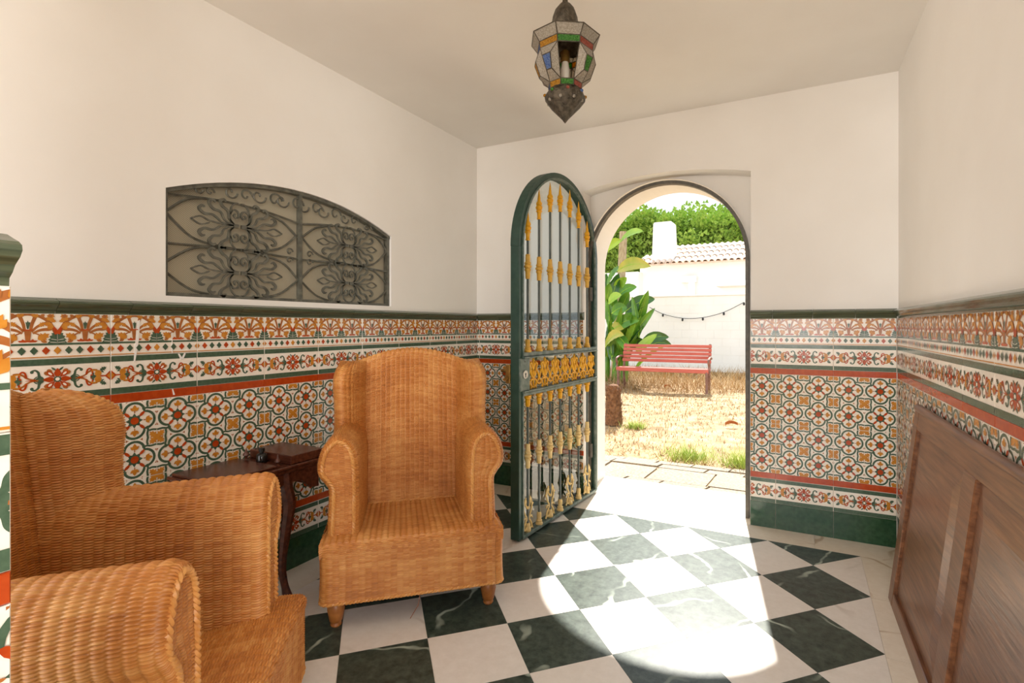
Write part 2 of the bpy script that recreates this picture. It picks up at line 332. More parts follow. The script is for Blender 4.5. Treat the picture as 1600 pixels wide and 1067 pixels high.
# ------------------------------------------------------------------ wall tiles
TU = 0.2822; TT = 0.008
GM = ['glaze_white', 'glaze_green', 'glaze_orange', 'glaze_red', 'glaze_brown', 'glaze_dark', 'cap', 'grout']
GI = {k_: i for i, k_ in enumerate(GM)}; GMATS = [M[k_] for k_ in GM]
WH, GR, OR, RD, BR, DG = 0, 1, 2, 3, 4, 5
class Motif:
    """flat glaze shapes in centimetres"""
    def __init__(s): s.p = []
    def poly(s, pts, m, lay=1): s.p.append(([(float(a), float(b)) for a, b in pts], m, lay))
    def rect(s, x0, y0, x1, y1, m, lay=1): s.poly([(x0, y0), (x1, y0), (x1, y1), (x0, y1)], m, lay)
    def ell(s, cx, cy, rx, ry, m, lay=1, rot=0, n=14):
        c, q = math.cos(rot), math.sin(rot)
        s.poly([(cx + c * rx * math.cos(t) - q * ry * math.sin(t), cy + q * rx * math.cos(t) + c * ry * math.sin(t)) for t in np.linspace(0, 2 * PI, n, endpoint=False)], m, lay)
    def leaf(s, cx, cy, ang, ln, wd, m, lay=1):
        pts = [(0, 0), (0.25, 0.8), (0.5, 1), (0.78, 0.6), (1, 0), (0.78, -0.6), (0.5, -1), (0.25, -0.8)]
        c, q = math.cos(ang), math.sin(ang)
        s.poly([(cx + c * a * ln - q * b * wd / 2, cy + q * a * ln + c * b * wd / 2) for a, b in pts], m, lay)
    def lobed(s, cx, cy, ang, ln, wd, m, lay=1):      # jagged leaf
        pts = [(0, 0.12), (0.22, 0.75), (0.3, 0.45), (0.48, 1.0), (0.56, 0.5), (0.8, 0.62), (0.78, 0.3), (1, 0)]
        pts = pts + [(a, -b) for a, b in pts[-2::-1]]
        c, q = math.cos(ang), math.sin(ang)
        s.poly([(cx + c * a * ln - q * b * wd / 2, cy + q * a * ln + c * b * wd / 2) for a, b in pts], m, lay)
    def stroke(s, pts, w0, m, lay=1, w1=None, n=5, smooth=True, closed=False):
        P = spline(pts, n) if smooth else [np.array(p, float) for p in pts]
        k_ = len(P); w1 = w0 if w1 is None else w1; L = []; R = []
        for i, p in enumerate(P):
            if closed: t = P[(i + 1) % k_] - P[i - 1]
            else: t = P[min(i + 1, k_ - 1)] - P[max(i - 1, 0)]
            t = t / (np.linalg.norm(t) + 1e-9); w_ = (w0 + (w1 - w0) * i / max(1, k_ - 1)) / 2; q = np.array((-t[1], t[0])) * w_
            L.append(p + q); R.append(p - q)
        for i in range(k_ if closed else k_ - 1):
            j = (i + 1) % k_; s.poly([R[i], R[j], L[j], L[i]], m, lay)
    def hook(s, x, y, r, dirx, diry, w_, m, lay=1):   # scroll ending in a round knob
        pts = [(x, y)] + [(x + dirx * r * (1 - math.cos(t)) , y + diry * r * math.sin(t) * 1.15) for t in np.linspace(0.3, PI * 1.25, 7)]
        s.stroke(pts, w_, m, lay, n=3); s.ell(pts[-1][0], pts[-1][1], w_ * 0.85, w_ * 0.85, m, lay, n=9)
    def take(s, o, dx=0, dy=0, fx=1, fy=1):
        for p, m, lay in o.p:
            q = [(dx + fx * a, dy + fy * b) for a, b in p]
            if fx * fy < 0: q = q[::-1]
            s.p.append((q, m, lay))

def clip(poly, lo, hi, ax):
    for sgn, lim in ((1, lo), (-1, -hi)):
        out = []
        for i, p in enumerate(poly):
            q = poly[i - 1]; pi_, qi = sgn * p[ax] >= lim, sgn * q[ax] >= lim
            if pi_ != qi:
                t = (lim * sgn - q[ax]) / (p[ax] - q[ax]); out.append((q[0] + (p[0] - q[0]) * t, q[1] + (p[1] - q[1]) * t))
            if pi_: out.append(p)
        poly = out
        if not poly: return []
    return poly

def palmette():                                       # one arch, 14 cm wide, 9.2 cm high, origin bottom centre
    q = Motif()
    half = Motif()
    half.stroke([(-6.6, 3.4), (-5.9, 5.0), (-4.8, 6.9), (-3.0, 8.3), (-1.4, 8.85), (0.02, 9.0)], 1.10, BR, 2, w1=0.72)
    half.stroke([(-6.95, 2.9), (-6.5, 4.2), (-5.9, 5.3)], 1.30, RD, 3, w1=0.52)
    half.stroke([(-0.7, 4.2), (-1.0, 6.0), (-1.5, 7.6), (-1.9, 8.9)], 0.72, BR, 2, w1=1.04)
    half.leaf(-1.7, 8.0, 2.0, 1.34, 1.17, OR, 3); half.leaf(-1.5, 8.2, 1.1, 1.12, 0.91, OR, 3)
    half.stroke([(-0.9, 3.6), (-2.0, 5.0), (-3.4, 6.0), (-5.0, 6.6)], 0.59, BR, 2, w1=0.91)
    half.lobed(-2.6, 5.4, 2.5, 1.90, 1.69, OR, 3); half.lobed(-4.0, 6.2, 3.4, 2.02, 1.95, OR, 3)
    half.stroke([(-1.2, 3.1), (-2.4, 3.9), (-3.6, 4.3), (-5.0, 4.4), (-6.0, 4.9)], 0.59, BR, 2, w1=1.17)
    half.lobed(-4.6, 4.6, 2.6, 1.90, 1.69, OR, 3)
    half.stroke([(-1.6, 3.2), (-2.6, 2.7), (-3.3, 1.9)], 0.39, BR, 2)
    half.lobed(-2.4, 1.2, 2.55, 3.25, 2.86, OR, 3); half.leaf(-3.0, 1.0, 3.6, 1.79, 1.04, BR, 2)
    half.lobed(-4.6, 7.2, 2.2, 2.69, 2.34, OR, 3); half.lobed(-5.6, 8.1, 1.1, 1.46, 1.56, BR, 3); half.lobed(-5.2, 7.4, 3.5, 1.68, 1.56, OR, 3)
    half.leaf(-3.0, 8.2, 2.3, 1.34, 1.04, BR, 3)
    half.poly([(-7, 0), (-4.6, 0), (-5.2, 0.75), (-4.75, 1.1), (-5.4, 1.6), (-5.1, 2.2), (-5.75, 2.5), (-5.6, 3.2), (-6.2, 3.2), (-6.3, 3.9), (-6.7, 3.4), (-7, 3.6)], GR, 2)
    half.stroke([(-6.9, 0.2), (-5.2, 0.35)], 0.14, WH, 4, smooth=False); half.stroke([(-6.9, 1.0), (-5.5, 1.3)], 0.12, WH, 4, smooth=False)
    half.poly([(0.02, 0.45), (-0.55, 0.35), (-1.9, 0.4), (-2.3, 0.9), (-1.5, 0.95), (-1.2, 1.4), (-0.6, 0.95), (0.02, 1.0)], RD, 3)
    q.take(half); q.take(half, fx=-1)
    q.poly([(-0.55, 0.9), (0.55, 0.9), (0.8, 3.6), (1.15, 4.1), (-1.15, 4.1), (-0.8, 3.6)], BR, 3)
    q.poly([(-1.15, 4.0), (1.15, 4.0), (1.0, 4.35), (-1.0, 4.35)], RD, 4)
    q.poly([(-0.18, 4.5), (0.18, 4.5), (0.55, 6.6), (0.2, 6.5), (0, 7.2), (-0.2, 6.5), (-0.55, 6.6)], GR, 4)
    return q
def rosette():                                        # 28 cm wide band, origin at the rosette, half height 4.3
    q = Motif(); h = Motif()
    # side spray, to +x, upper half only where mirrored
    h.leaf(3.0, 0.05, 0.0, 2.6, 2.0, GR, 2); h.leaf(3.2, 0.2, 0.55, 1.8, 0.9, GR, 2)
    h.stroke([(4.6, 0.1), (6.2, 0.3), (7.4, 0.9), (8.0, 1.6), (9.2, 2.2), (10.4, 2.1)], 0.42, BR, 2, w1=0.6)
    h.stroke([(5.2, 0.0), (7.6, 0.0)], 0.5, RD, 3, w1=0.12, smooth=False)
    h.hook(7.4, 0.9, 0.85, 1, 1.9, 0.5, RD, 3); 
    h.stroke([(4.0, 0.5), (4.4, 1.4), (4.6, 2.4), (5.3, 3.1), (6.1, 2.9)], 0.75, GR, 2, w1=0.45); h.ell(6.1, 2.6, 0.45, 0.5, GR, 2, n=9)
    h.stroke([(5.6, 0.4), (5.0, 1.0), (4.3, 1.1)], 0.3, GR, 2)
    h.leaf(8.4, 0.05, 0.0, 1.9, 1.1, GR, 3); h.leaf(8.9, 0.2, 1.1, 1.2, 0.6, GR, 3)
    h.ell(10.6, 0.95, 0.95, 1.15, OR, 3, n=10); h.stroke([(10.4, 1.8), (9.4, 2.1), (8.6, 1.7)], 0.55, OR, 3, w1=0.25)
    h.stroke([(11.2, 0.0), (12.8, 0.0)], 0.45, RD, 2, smooth=False)
    h.lobed(11.2, 1.9, 0.55, 2.1, 1.7, GR, 2); h.leaf(11.4, 1.6, -0.4, 1.0, 0.5, GR, 2)
    h.poly([(12.4, -0.02), (14.0, -0.02), (14.0, 1.75)], RD, 3); h.poly([(13.0, -0.02), (14.0, -0.02), (14.0, 1.15)], OR, 4)
    for fx in (1, -1):
        for fy in (1, -1): q.take(h, fx=fx, fy=fy)
    for k_ in range(4):
        a = k_ * PI / 2
        q.leaf(0.45 * math.cos(a), 0.45 * math.sin(a), a, 3.1, 1.75, RD, 4)
        a += PI / 4
        q.leaf(0.8 * math.cos(a), 0.8 * math.sin(a), a, 1.5, 0.5, RD, 2)
        cx, cy = 2.5 * math.cos(a), 2.5 * math.sin(a)
        q.ell(cx + 0.75 * math.cos(a) - 0.45 * math.sin(a), cy + 0.75 * math.sin(a) + 0.45 * math.cos(a), 0.75, 0.6, BR, 3, rot=a); q.ell(cx + 0.75 * math.cos(a) + 0.45 * math.sin(a), cy + 0.75 * math.sin(a) - 0.45 * math.cos(a), 0.75, 0.6, BR, 3, rot=a); q.ell(cx, cy, 1.1, 0.7, RD, 3, rot=a)
        q.ell(cx + 0.05 * math.cos(a), cy + 0.05 * math.sin(a), 0.62, 0.3, WH, 4, rot=a)
    for fx in (1, -1):
        for fy in (1, -1): q.leaf(fx * 0.35, fy * 2.7, math.atan2(fy * 0.9, fx * 0.9), 1.7, 0.6, GR, 2)
    q.ell(0, 0, 0.95, 0.95, GR, 4); q.ell(0, 0, 0.55, 0.55, WH, 5)
    return q
def flower():                                         # 14 cm repeat, origin at the flower
    q = Motif(); c0, R = 3.2, 3.12
    x = (2 * c0 + math.sqrt(max(0, 4 * c0 * c0 - 8 * (c0 * c0 - R * R)))) / 4
    a0 = math.atan2(x, x - c0); pts = []
    for k_ in range(4):
        r_ = k_ * PI / 2
        for t in np.linspace(-a0, a0, 13)[:-1]:
            px, py = c0 + R * math.cos(t), R * math.sin(t)
            pts.append((px * math.cos(r_) - py * math.sin(r_), px * math.sin(r_) + py * math.cos(r_)))
    q.stroke([np.array(p) for p in pts], 0.85, GR, 3, smooth=False, closed=True)
    star = []
    for k_ in range(16):
        r_ = 2.9 if k_ % 4 == 2 else (2.7 if k_ % 2 == 0 else 1.75); a = k_ * PI / 8; star.append((r_ * math.cos(a), r_ * math.sin(a)))
    q.poly(star, GR, 2); q.ell(0, 0, 1.3, 1.3, RD, 4, n=12)
    for k_ in range(4):
        a = PI / 4 + k_ * PI / 2
        q.ell(3.25 * math.cos(a), 3.25 * math.sin(a), 1.1, 0.52, RD, 4, rot=a, n=9)
        a = k_ * PI / 2; c, s_ = math.cos(a), math.sin(a)
        for d, ln, wd in ((0, 2.2, 1.4), (0.85, 1.8, 1.05), (-0.85, 1.8, 1.05)): q.leaf(3.5 * c, 3.5 * s_, a + d, ln, wd, OR, 4)
        q.leaf(2.6 * c, 2.6 * s_, a, 1.1, 0.4, BR, 4)
        # small triangles between neighbours
        for d in (1, -1):
            bx, by = 7.0 * c - d * 2.6 * s_, 7.0 * s_ + d * 2.6 * c
            q.poly([(bx - 0.55 * c, by - 0.55 * s_), (bx + 0.0 * c + d * (-0.0), by + 0.0), (bx - 0.0 * c + d * 0.95 * s_, by - d * 0.95 * c)], BR, 2)
    # quarter of the four corner squares (pin-wheel)
    for k_ in range(4):
        a = k_ * PI / 2; c, s_ = math.cos(a), math.sin(a); rot = lambda p: (p[0] * c - p[1] * s_, p[0] * s_ + p[1] * c)
        q.stroke([rot(p) for p in [(2.4, 4.0), (3.9, 4.25), (5.2, 4.0), (7.0, 4.25)]], 0.68, GR, 3, n=3)
        q.stroke([rot(p) for p in [(4.2, 4.6), (3.95, 5.6), (4.2, 7.0)]], 0.68, GR, 3, n=3)
        px, py = rot((7, 7)); q.lobed(px, py, math.atan2(-py, -px), 3.3, 2.9, OR, 4)
    return q
PALM, ROS, FLO = palmette(), rosette(), flower()
def motif_for(kind):
    q = Motif(); U = TU * 100
    if kind == 'frieze':                              # height 14.1
        for k_ in (0.25, 0.75): q.take(PALM, dx=U * k_, dy=4.75)
        q.rect(0, 4.1, U, 4.75, GR, 2); q.rect(0, 0.25, U, 0.55, OR, 2)
        cols = [OR, RD, GR, GR, RD, OR, GR, GR, RD, GR]
        for i in range(11):
            x = U * i / 10; m = cols[i % 10]; q.poly([(x - 1.0, 2.4), (x, 1.1), (x + 1.0, 2.4), (x, 3.7)], m, 3); q.ell(x, 2.4, 0.75, 0.75, m, 3, n=8)
    elif kind == 'band':                              # height 13.5, green strips above and below
        q.take(ROS, dx=U / 2, dy=6.75); q.rect(0, 0, U, 2.25, GR, 2); q.rect(0, 11.3, U, 13.5, GR, 2)
    elif kind == 'field':                             # 27.7 high
        for i in (0.25, 0.75):
            for j in (0.25, 0.75): q.take(FLO, dx=U * i, dy=27.7 * j)
    return q
MOT = {k_: motif_for(k_) for k_ in ('frieze', 'band', 'field')}
ROWS = [('base', 'base_tile', 0.0, 0.141, DG), ('band', 'rosette_tile', 0.142, 0.276, WH), ('red', 'border_tile', 0.277, 0.308, RD),
        ('field', 'flower_tile', 0.309, 0.586, WH), ('field', 'flower_tile', 0.5865, 0.8635, WH), ('red', 'border_tile', 0.8645, 0.895, RD),
        ('band', 'rosette_tile', 0.896, 1.030, WH), ('frieze', 'palmette_tile', 1.031, 1.172, WH)]
CACHE = {}
def tile_mesh(kind, h, ground, u0, u1):
    key = (kind, round(h, 4), round(u0, 3), round(u1, 3))
    if key in CACHE: return CACHE[key]
    m = MB(); g = 0.0006; e = 0.0012; a, b = u0 + g, u1 - g
    m.add([(a, 0, 0), (b, 0, 0), (b, 0, h), (a, 0, h), (a, -TT + e, 0), (b, -TT + e, 0), (b, -TT + e, h), (a, -TT + e, h),
           (a + e, -TT, e), (b - e, -TT, e), (b - e, -TT, h - e), (a + e, -TT, h - e)],
          [(0, 1, 5, 4), (1, 2, 6, 5), (2, 3, 7, 6), (3, 0, 4, 7), (4, 5, 9, 8), (5, 6, 10, 9), (6, 7, 11, 10), (7, 4, 8, 11), (8, 9, 10, 11)], ground)
    if kind in MOT:
        for rank, (p, mi, lay) in enumerate(sorted(MOT[kind].p, key=lambda q_: q_[2])):
            p = clip(p, (a + e) * 100, (b - e) * 100, 0)
            if p: p = clip(p, e * 100, (h - e) * 100, 1)
            if len(p) < 3: continue
            m.add([(x / 100, -TT - 0.0001 - 0.000004 * rank, y / 100) for x, y in p], [tuple(range(len(p)))], mi)
    me = m.mesh(kind + '_tile', GMATS)
    # shift so that the origin sits at u0
    CACHE[key] = me; return me
CAPP = [(-0.012, 0.0), (0.004, 0.0), (0.005, 0.008), (0.012, 0.013), (0.018, 0.020), (0.029, 0.027), (0.034, 0.033), (0.033, 0.038), (0.026, 0.042), (0.014, 0.046), (0.0, 0.051), (-0.012, 0.053)]
def cap_mesh(L):
    key = ('cap', round(L, 3))
    if key not in CACHE:
        m = MB(); m.prism(CAPP, lambda p, t: (0.0008 + (L - 0.0016) * t, -p[0], p[1]), GI['cap']); CACHE[key] = m.mesh('cap_tile', GMATS)
    return CACHE[key]
def put(name, me, parent, loc, rz):
    o = link_obj(name, me, parent); o.location = loc; o.rotation_euler = (0, 0, rz); return o
def tile_run(wall, org, dirv, rz, s0, s1, joint, capjoint, cap=True):
    """tiles from s0 to s1 metres along dirv (local +x), vertical joints at joint + k*TU"""
    k_ = math.floor((s0 - joint) / TU)
    while joint + k_ * TU < s1 - 0.004:
        j = joint + k_ * TU; a, b = max(j, s0), min(j + TU, s1); k_ += 1
        if b - a < 0.006: continue
        for kind, name, z0, z1, ground in ROWS:
            p = Vector(org) + Vector(dirv) * j
            put(name, tile_mesh(kind, z1 - z0, ground, a - j, b - j), wall, (p.x, p.y, z0), rz)
    if not cap: return
    CL = 0.2; k_ = math.floor((s0 - capjoint) / CL)
    while capjoint + k_ * CL < s1 - 0.004:
        j = capjoint + k_ * CL; a, b = max(j, s0), min(j + CL, s1); k_ += 1
        if b - a < 0.006: continue
        p = Vector(org) + Vector(dirv) * a; put('cap_tile', cap_mesh(b - a), wall, (p.x, p.y, 1.172), rz)
B0 = TT - 0.0
tile_run(wall_left, (XL - TT, 0, 0), (0, 1, 0), PI / 2, 0.35, YB, 1.480, 1.571)
tile_run(wall_back, (0, YB + TT, 0), (1, 0, 0), 0, XL, RX0 + 0.003, -0.138, -0.154)
tile_run(wall_back, (0, YB + TT, 0), (1, 0, 0), 0, RX1 - 0.002, XR, -0.138, -0.154)
ra = math.atan2(RWD.y, RWD.x); ro = RW0 + RN * TT
tile_run(wall_right, (ro.x, ro.y, 0), RWD, ra, 0.0, 2.75, 0.546 - TU, 0.12)
tile_run(wall_front, (PX - TT, 0, 0), (0, 1, 0), PI / 2, PY1 - 0.4, PY1, PY1 - 0.19, PY1 - 0.2)
# grout bed strips that show in the joints (thin bands just behind the tile faces)
mb = MB(); mb.box((XL - TT, 0.35, 0), (XL - 0.003, YB, 1.172)); mb.build('grout_bed', M['grout'], wall_left)
mb = MB(); mb.box((XL, YB + 0.003, 0), (RX0 + 0.002, YB + TT, 1.172)); mb.box((RX1 - 0.001, YB + 0.003, 0), (XR, YB + TT, 1.172)); mb.build('grout_bed', M['grout'], wall_back)
mb = MB(); mb.prism([(0, 0), (2.75, 0), (2.75, 1.172), (0, 1.172)], lambda p, t: rw(p[0], p[1], 0.003 + 0.006 * t)); mb.build('grout_bed', M['grout'], wall_right)
# chipped glaze on the left wall
for pts in ([(0.993, 1.15), (1.003, 1.155), (1.000, 1.09), (0.988, 1.005), (0.983, 1.004), (0.988, 1.07)], [(1.128, 1.027), (1.134, 1.027), (1.142, 1.013), (1.151, 1.03), (1.156, 1.027), (1.147, 1.005), (1.137, 1.005)],
            [(1.106, 1.108), (1.109, 1.108), (1.110, 1.03), (1.107, 1.03)], [(1.108, 0.895), (1.111, 0.895), (1.118, 0.872), (1.112, 0.872)]):
    mb = MB(); mb.prism(pts, lambda p, t: (XL + 0.0002 + 0.0016 * t, p[0], p[1])); mb.build('chip', M['plaster'], wall_left)

# ------------------------------------------------------------------ floor
HD = 0.2105; V0 = (-0.589, 2.109)
mb = MB(); mb.box((XL - 0.1, YN, -0.08), (0.75, YO + 0.03, -0.004)); floor = struct(mb.build('floor', M['grout']))
FX0, FX1, FY0, FY1 = -1.945, V0[0] + 4 * HD, YN, V0[1] + 4 * HD
def slab(name, poly, m, parent, z1=0.0, z0=-0.02):
    g = 0.0008; c = np.mean(np.array(poly), axis=0)
    mb = MB(); mb.prism(poly, lambda p, t: (p[0] + (c[0] - p[0]) * 0.004 - c[0], p[1] + (c[1] - p[1]) * 0.004 - c[1], z0 + (z1 - z0) * t))
    o = mb.build(name, m, parent); o.location = (c[0], c[1], 0); return o
for a in range(-9, 6):
    for b in range(-17, 6):
        if (a + b) % 2 == 0: continue
        cx, cy = V0[0] + HD * a, V0[1] + HD * b
        p = [(cx - HD, cy), (cx, cy - HD), (cx + HD, cy), (cx, cy + HD)]
        p = clip(p, FX0, FX1, 0)
        if p: p = clip(p, FY0, FY1, 1)
        if len(p) < 3: continue
        ar = 0.5 * abs(sum(p[i][0] * p[i - 1][1] - p[i - 1][0] * p[i][1] for i in range(len(p))))
        if ar < 0.001: continue
        slab('green_marble_tile' if a % 2 else 'white_marble_tile', p, M['green_marble'] if a % 2 else M['white_marble'], floor)
for i in range(6): slab('border_slab', [(FX0 + (FX1 + 0.2 - FX0) * i / 6, FY1), (FX0 + (FX1 + 0.2 - FX0) * (i + 1) / 6, FY1), (FX0 + (FX1 + 0.2 - FX0) * (i + 1) / 6, YB + 0.004), (FX0 + (FX1 + 0.2 - FX0) * i / 6, YB + 0.004)], M['cream_marble'], floor)
for i in range(8):
    y0 = YN + (FY1 - YN) * i / 8; y1 = YN + (FY1 - YN) * (i + 1) / 8
    slab('border_slab', [(FX1, y0), (0.56, y0), (0.56, y1), (FX1, y1)], M['cream_marble'], floor)
    slab('border_slab', [(XL - 0.01, y0), (FX0, y0), (FX0, y1), (XL - 0.01, y1)], M['cream_marble'], floor)
slab('border_slab', [(XL - 0.01, FY1), (FX0, FY1), (FX0, YB), (XL - 0.01, YB)], M['cream_marble'], floor)
for i in range(2): slab('threshold_slab', [(-1.34 + 1.08 * i / 2, YB + 0.004), (-1.34 + 1.08 * (i + 1) / 2, YB + 0.004), (-1.34 + 1.08 * (i + 1) / 2, YO + 0.02), (-1.34 + 1.08 * i / 2, YO + 0.02)], M['cream_marble'], floor)

# ------------------------------------------------------------------ gate frame (fixed) and gate leaf
FR0, FR1 = 0.492, 0.512
mb = MB()
pts = lambda r: [(FC - r, 0.0)] + [(FC - r * math.cos(PI * i / 40), AZ - 0.01 + r * math.sin(PI * i / 40)) for i in range(41)] + [(FC + r, 0.0)]
a_, b_ = pts(FR0), pts(FR1)
for i in range(len(a_) - 1): mb.prism([a_[i], a_[i + 1], b_[i + 1], b_[i]], lambda p, t: (p[0], YF - 0.045 + 0.045 * t, p[1]))
trim = struct(mb.build('trim_1', M['frame_iron']))
for z in (0.25, 1.3):
    mb = MB(); mb.tube([(FC - FR1 + 0.03, YF - 0.05, z), (FC - FR1 + 0.03, YF - 0.05, z + 0.09)], 0.011, 10); mb.build('hinge', M['frame_iron'], trim)

GH = Vector((-1.255, 3.30, 0)); GP = Vector((-1.318, 2.328, 0)); GW = (GP - GH).length
gate = thing('iron_gate', 'open arched green iron gate with gold spear-tipped bars and glass', 'gate', GH, math.atan2(GP.y - GH.y, GP.x - GH.x))
GC, GZ, GRo, GRi = GW / 2, 1.552, GW / 2, GW / 2 - 0.034
def gy(t, d0=-0.058, d1=0.0): return d0 + (d1 - d0) * t
ZB = 0.012
for nm, s0, s1 in (('hinge_stile', 0.0, 0.034), ('lock_stile', GW - 0.034, GW)):
    mb = MB(); mb.box((s0, -0.058, ZB), (s1, -0.004, GZ), bev=0.002); mb.build(nm, M['iron_green'], gate)
    mb = MB(); e0, e1 = (0.03, 0.040) if s0 == 0 else (GW - 0.040, GW - 0.03); mb.box((e0, -0.012, ZB), (e1, 0.002, GZ)); mb.build('glazing_bead', M['iron_edge'], gate)
mb = MB(); n_ = 40
for i in range(n_):
    t0, t1 = PI * i / n_, PI * (i + 1) / n_
    q = [(GC - GRo * math.cos(t0), GZ + GRo * math.sin(t0)), (GC - GRo * math.cos(t1), GZ + GRo * math.sin(t1)), (GC - GRi * math.cos(t1), GZ + GRi * math.sin(t1)), (GC - GRi * math.cos(t0), GZ + GRi * math.sin(t0))]
    mb.prism(q, lambda p, t: (p[0], gy(t, -0.058, -0.004), p[1]))
mb.build('arch_head', M['iron_green'], gate)
mb = MB()
for i in range(n_):
    t0, t1 = PI * i / n_, PI * (i + 1) / n_; r0, r1 = GRi - 0.006, GRi + 0.004
    q = [(GC - r1 * math.cos(t0), GZ + r1 * math.sin(t0)), (GC - r1 * math.cos(t1), GZ + r1 * math.sin(t1)), (GC - r0 * math.cos(t1), GZ + r0 * math.sin(t1)), (GC - r0 * math.cos(t0), GZ + r0 * math.sin(t0))]
    mb.prism(q, lambda p, t: (p[0], gy(t, -0.012, 0.002), p[1]))
mb.build('glazing_bead', M['iron_edge'], gate)
for nm, z0, z1, d in (('bottom_rail', ZB, 0.03, 0.004), ('upper_rail', 0.972, 0.992, 0.006), ('upper_rail_bead', 0.962, 0.970, 0.012), ('lower_rail', 0.764, 0.78, 0.006), ('lower_rail_bead', 0.782, 0.79, 0.012)):
    mb = MB(); mb.box((0.03, -0.05, z0), (GW - 0.03, d, z1), bev=0.0015); mb.build(nm, M['iron_edge'], gate)
lock = MB(); lock.box((0.88, -0.055, 0.79), (GW - 0.001, 0.004, 0.962), bev=0.003); lock = lock.build('lock_box', M['iron_edge'], gate)
mb = MB(); mb.tube([(0.93, 0.003, 0.877), (0.93, 0.009, 0.877)], 0.022, 18); esc = mb.build('keyhole_plate', M['steel'], lock); esc.scale = (1, 1, 1)
mb = MB(); mb.tube([(0.93, 0.008, 0.880), (0.93, 0.0105, 0.880)], 0.005, 10); mb.box((0.9275, 0.008, 0.862), (0.9325, 0.0105, 0.88)); mb.build('keyhole', M['cable'], lock)
mb = MB(); mb.tube([(0.93, 0.003, 0.945), (0.93, 0.0055, 0.945)], 0.004, 8); mb.build('screw', M['cable'], lock)
mb = MB(); mb.box((0.945, -0.085, 0.83), (0.985, -0.056, 0.93), bev=0.004); mb.tube([(0.962, -0.06, 0.895), (0.962, -0.12, 0.895), (0.90, -0.125, 0.893)], 0.009, 8); mb.tube([(0.98, -0.07, 0.86), (0.995, -0.07, 0.86)], 0.012, 8); mb.build('handle', M['brass'], gate)
# panes
pp = [(0.03, 0.99), (GW - 0.03, 0.99)] + [(GC + (GRi + 0.004) * math.cos(PI * i / 30), GZ + (GRi + 0.004) * math.sin(PI * i / 30)) for i in range(31)]
mb = MB(); mb.prism(pp, lambda p, t: (p[0], -0.045 + 0.004 * t, p[1])); mb.build('glass_pane', M['pane'], gate)
mb = MB(); mb.box((0.03, -0.045, 0.03), (GW - 0.03, -0.041, 0.766)); mb.build('glass_pane', M['pane'], gate)
mb = MB(); mb.box((0.03, -0.045, 0.79), (0.88, -0.041, 0.962)); mb.build('glass_pane', M['pane'], gate)
BY = -0.014
spear = [(0.010, 0.0), (0.014, 0.004), (0.0105, 0.010), (0.012, 0.038), (0.0185, 0.046), (0.013, 0.052), (0.018, 0.060), (0.020, 0.070), (0.014, 0.078), (0.0175, 0.086), (0.016, 0.094), (0.0095, 0.104), (0.0085, 0.118), (0.006, 0.135), (0.0035, 0.155), (0.0008, 0.172)]
collar = [(0.0095, 0.0), (0.0125, 0.003), (0.0135, 0.040), (0.018, 0.046), (0.018, 0.052), (0.0145, 0.057), (0.0215, 0.063), (0.0215, 0.071), (0.0145, 0.077), (0.018, 0.082), (0.018, 0.088), (0.0135, 0.093), (0.0125, 0.130), (0.0095, 0.133)]
cup = [(0.020, 0.0), (0.021, 0.010), (0.016, 0.015), (0.0175, 0.024), (0.0125, 0.030), (0.014, 0.060), (0.010, 0.070)]
capit = [(0.010, 0.0), (0.012, 0.004), (0.0145, 0.036), (0.012, 0.040), (0.020, 0.046), (0.018, 0.053), (0.022, 0.060), (0.014, 0.066)]
MESH = {n_: MB().lathe(p_, 12).mesh(n_, M[m_]) for n_, p_, m_ in (('spear', spear, 'gold_bright'), ('collar', collar, 'gold'), ('cup', cup, 'gold'), ('capital', capit, 'gold_bright'), ('collar_low', collar, 'gold_pale'), ('cup_low', cup, 'gold_pale'))}
for me in MESH.values(): me.polygons.foreach_set('use_smooth', [True] * len(me.polygons)); me.set_sharp_from_angle(angle=math.radians(35))
def stroke_tube(mb, pts, r, fn, n=5, k_=4, r1=None):
    P = spline(pts, k_); rr = [r + ((r1 if r1 is not None else r) - r) * i / (len(P) - 1) for i in range(len(P))]
    mb.tube([fn(p) for p in P], rr, n)
def lyre():
    mb = MB(); f = lambda p: (p[0], 0, p[1])
    for s_ in (1, -1):
        stroke_tube(mb, [(0, 0.03), (s_ * 0.022, 0.012), (s_ * 0.040, 0.020), (s_ * 0.030, 0.045), (s_ * 0.012, 0.07), (s_ * 0.030, 0.10), (s_ * 0.042, 0.13), (s_ * 0.034, 0.165), (s_ * 0.022, 0.172), (s_ * 0.018, 0.155)], 0.0062, f, r1=0.005)
        stroke_tube(mb, [(s_ * 0.012, 0.07), (s_ * 0.036, 0.075), (s_ * 0.044, 0.062)], 0.005, f)
        stroke_tube(mb, [(0, 0.125), (s_ * 0.016, 0.135), (s_ * 0.026, 0.165), (s_ * 0.020, 0.185)], 0.005, f)
        stroke_tube(mb, [(s_ * 0.042, 0.13), (s_ * 0.054, 0.14)], 0.005, f); stroke_tube(mb, [(s_ * 0.04, 0.02), (s_ * 0.05, 0.004)], 0.005, f)
    mb.lathe([(0.018, 0.0), (0.018, 0.014), (0.011, 0.022), (0.015, 0.035), (0.010, 0.045)], 10)
    mb.lathe([(0.009, 0.12), (0.013, 0.128), (0.009, 0.136)], 10)
    me = mb.mesh('lyre', M['gold_pale']); me.polygons.foreach_set('use_smooth', [True] * len(me.polygons)); return me
LYRE = lyre()
BS = [0.142, 0.267, 0.388, 0.512, 0.633, 0.756, 0.874]
def part(name, me, parent, loc): o = link_obj(name, me, parent); o.location = loc; return o
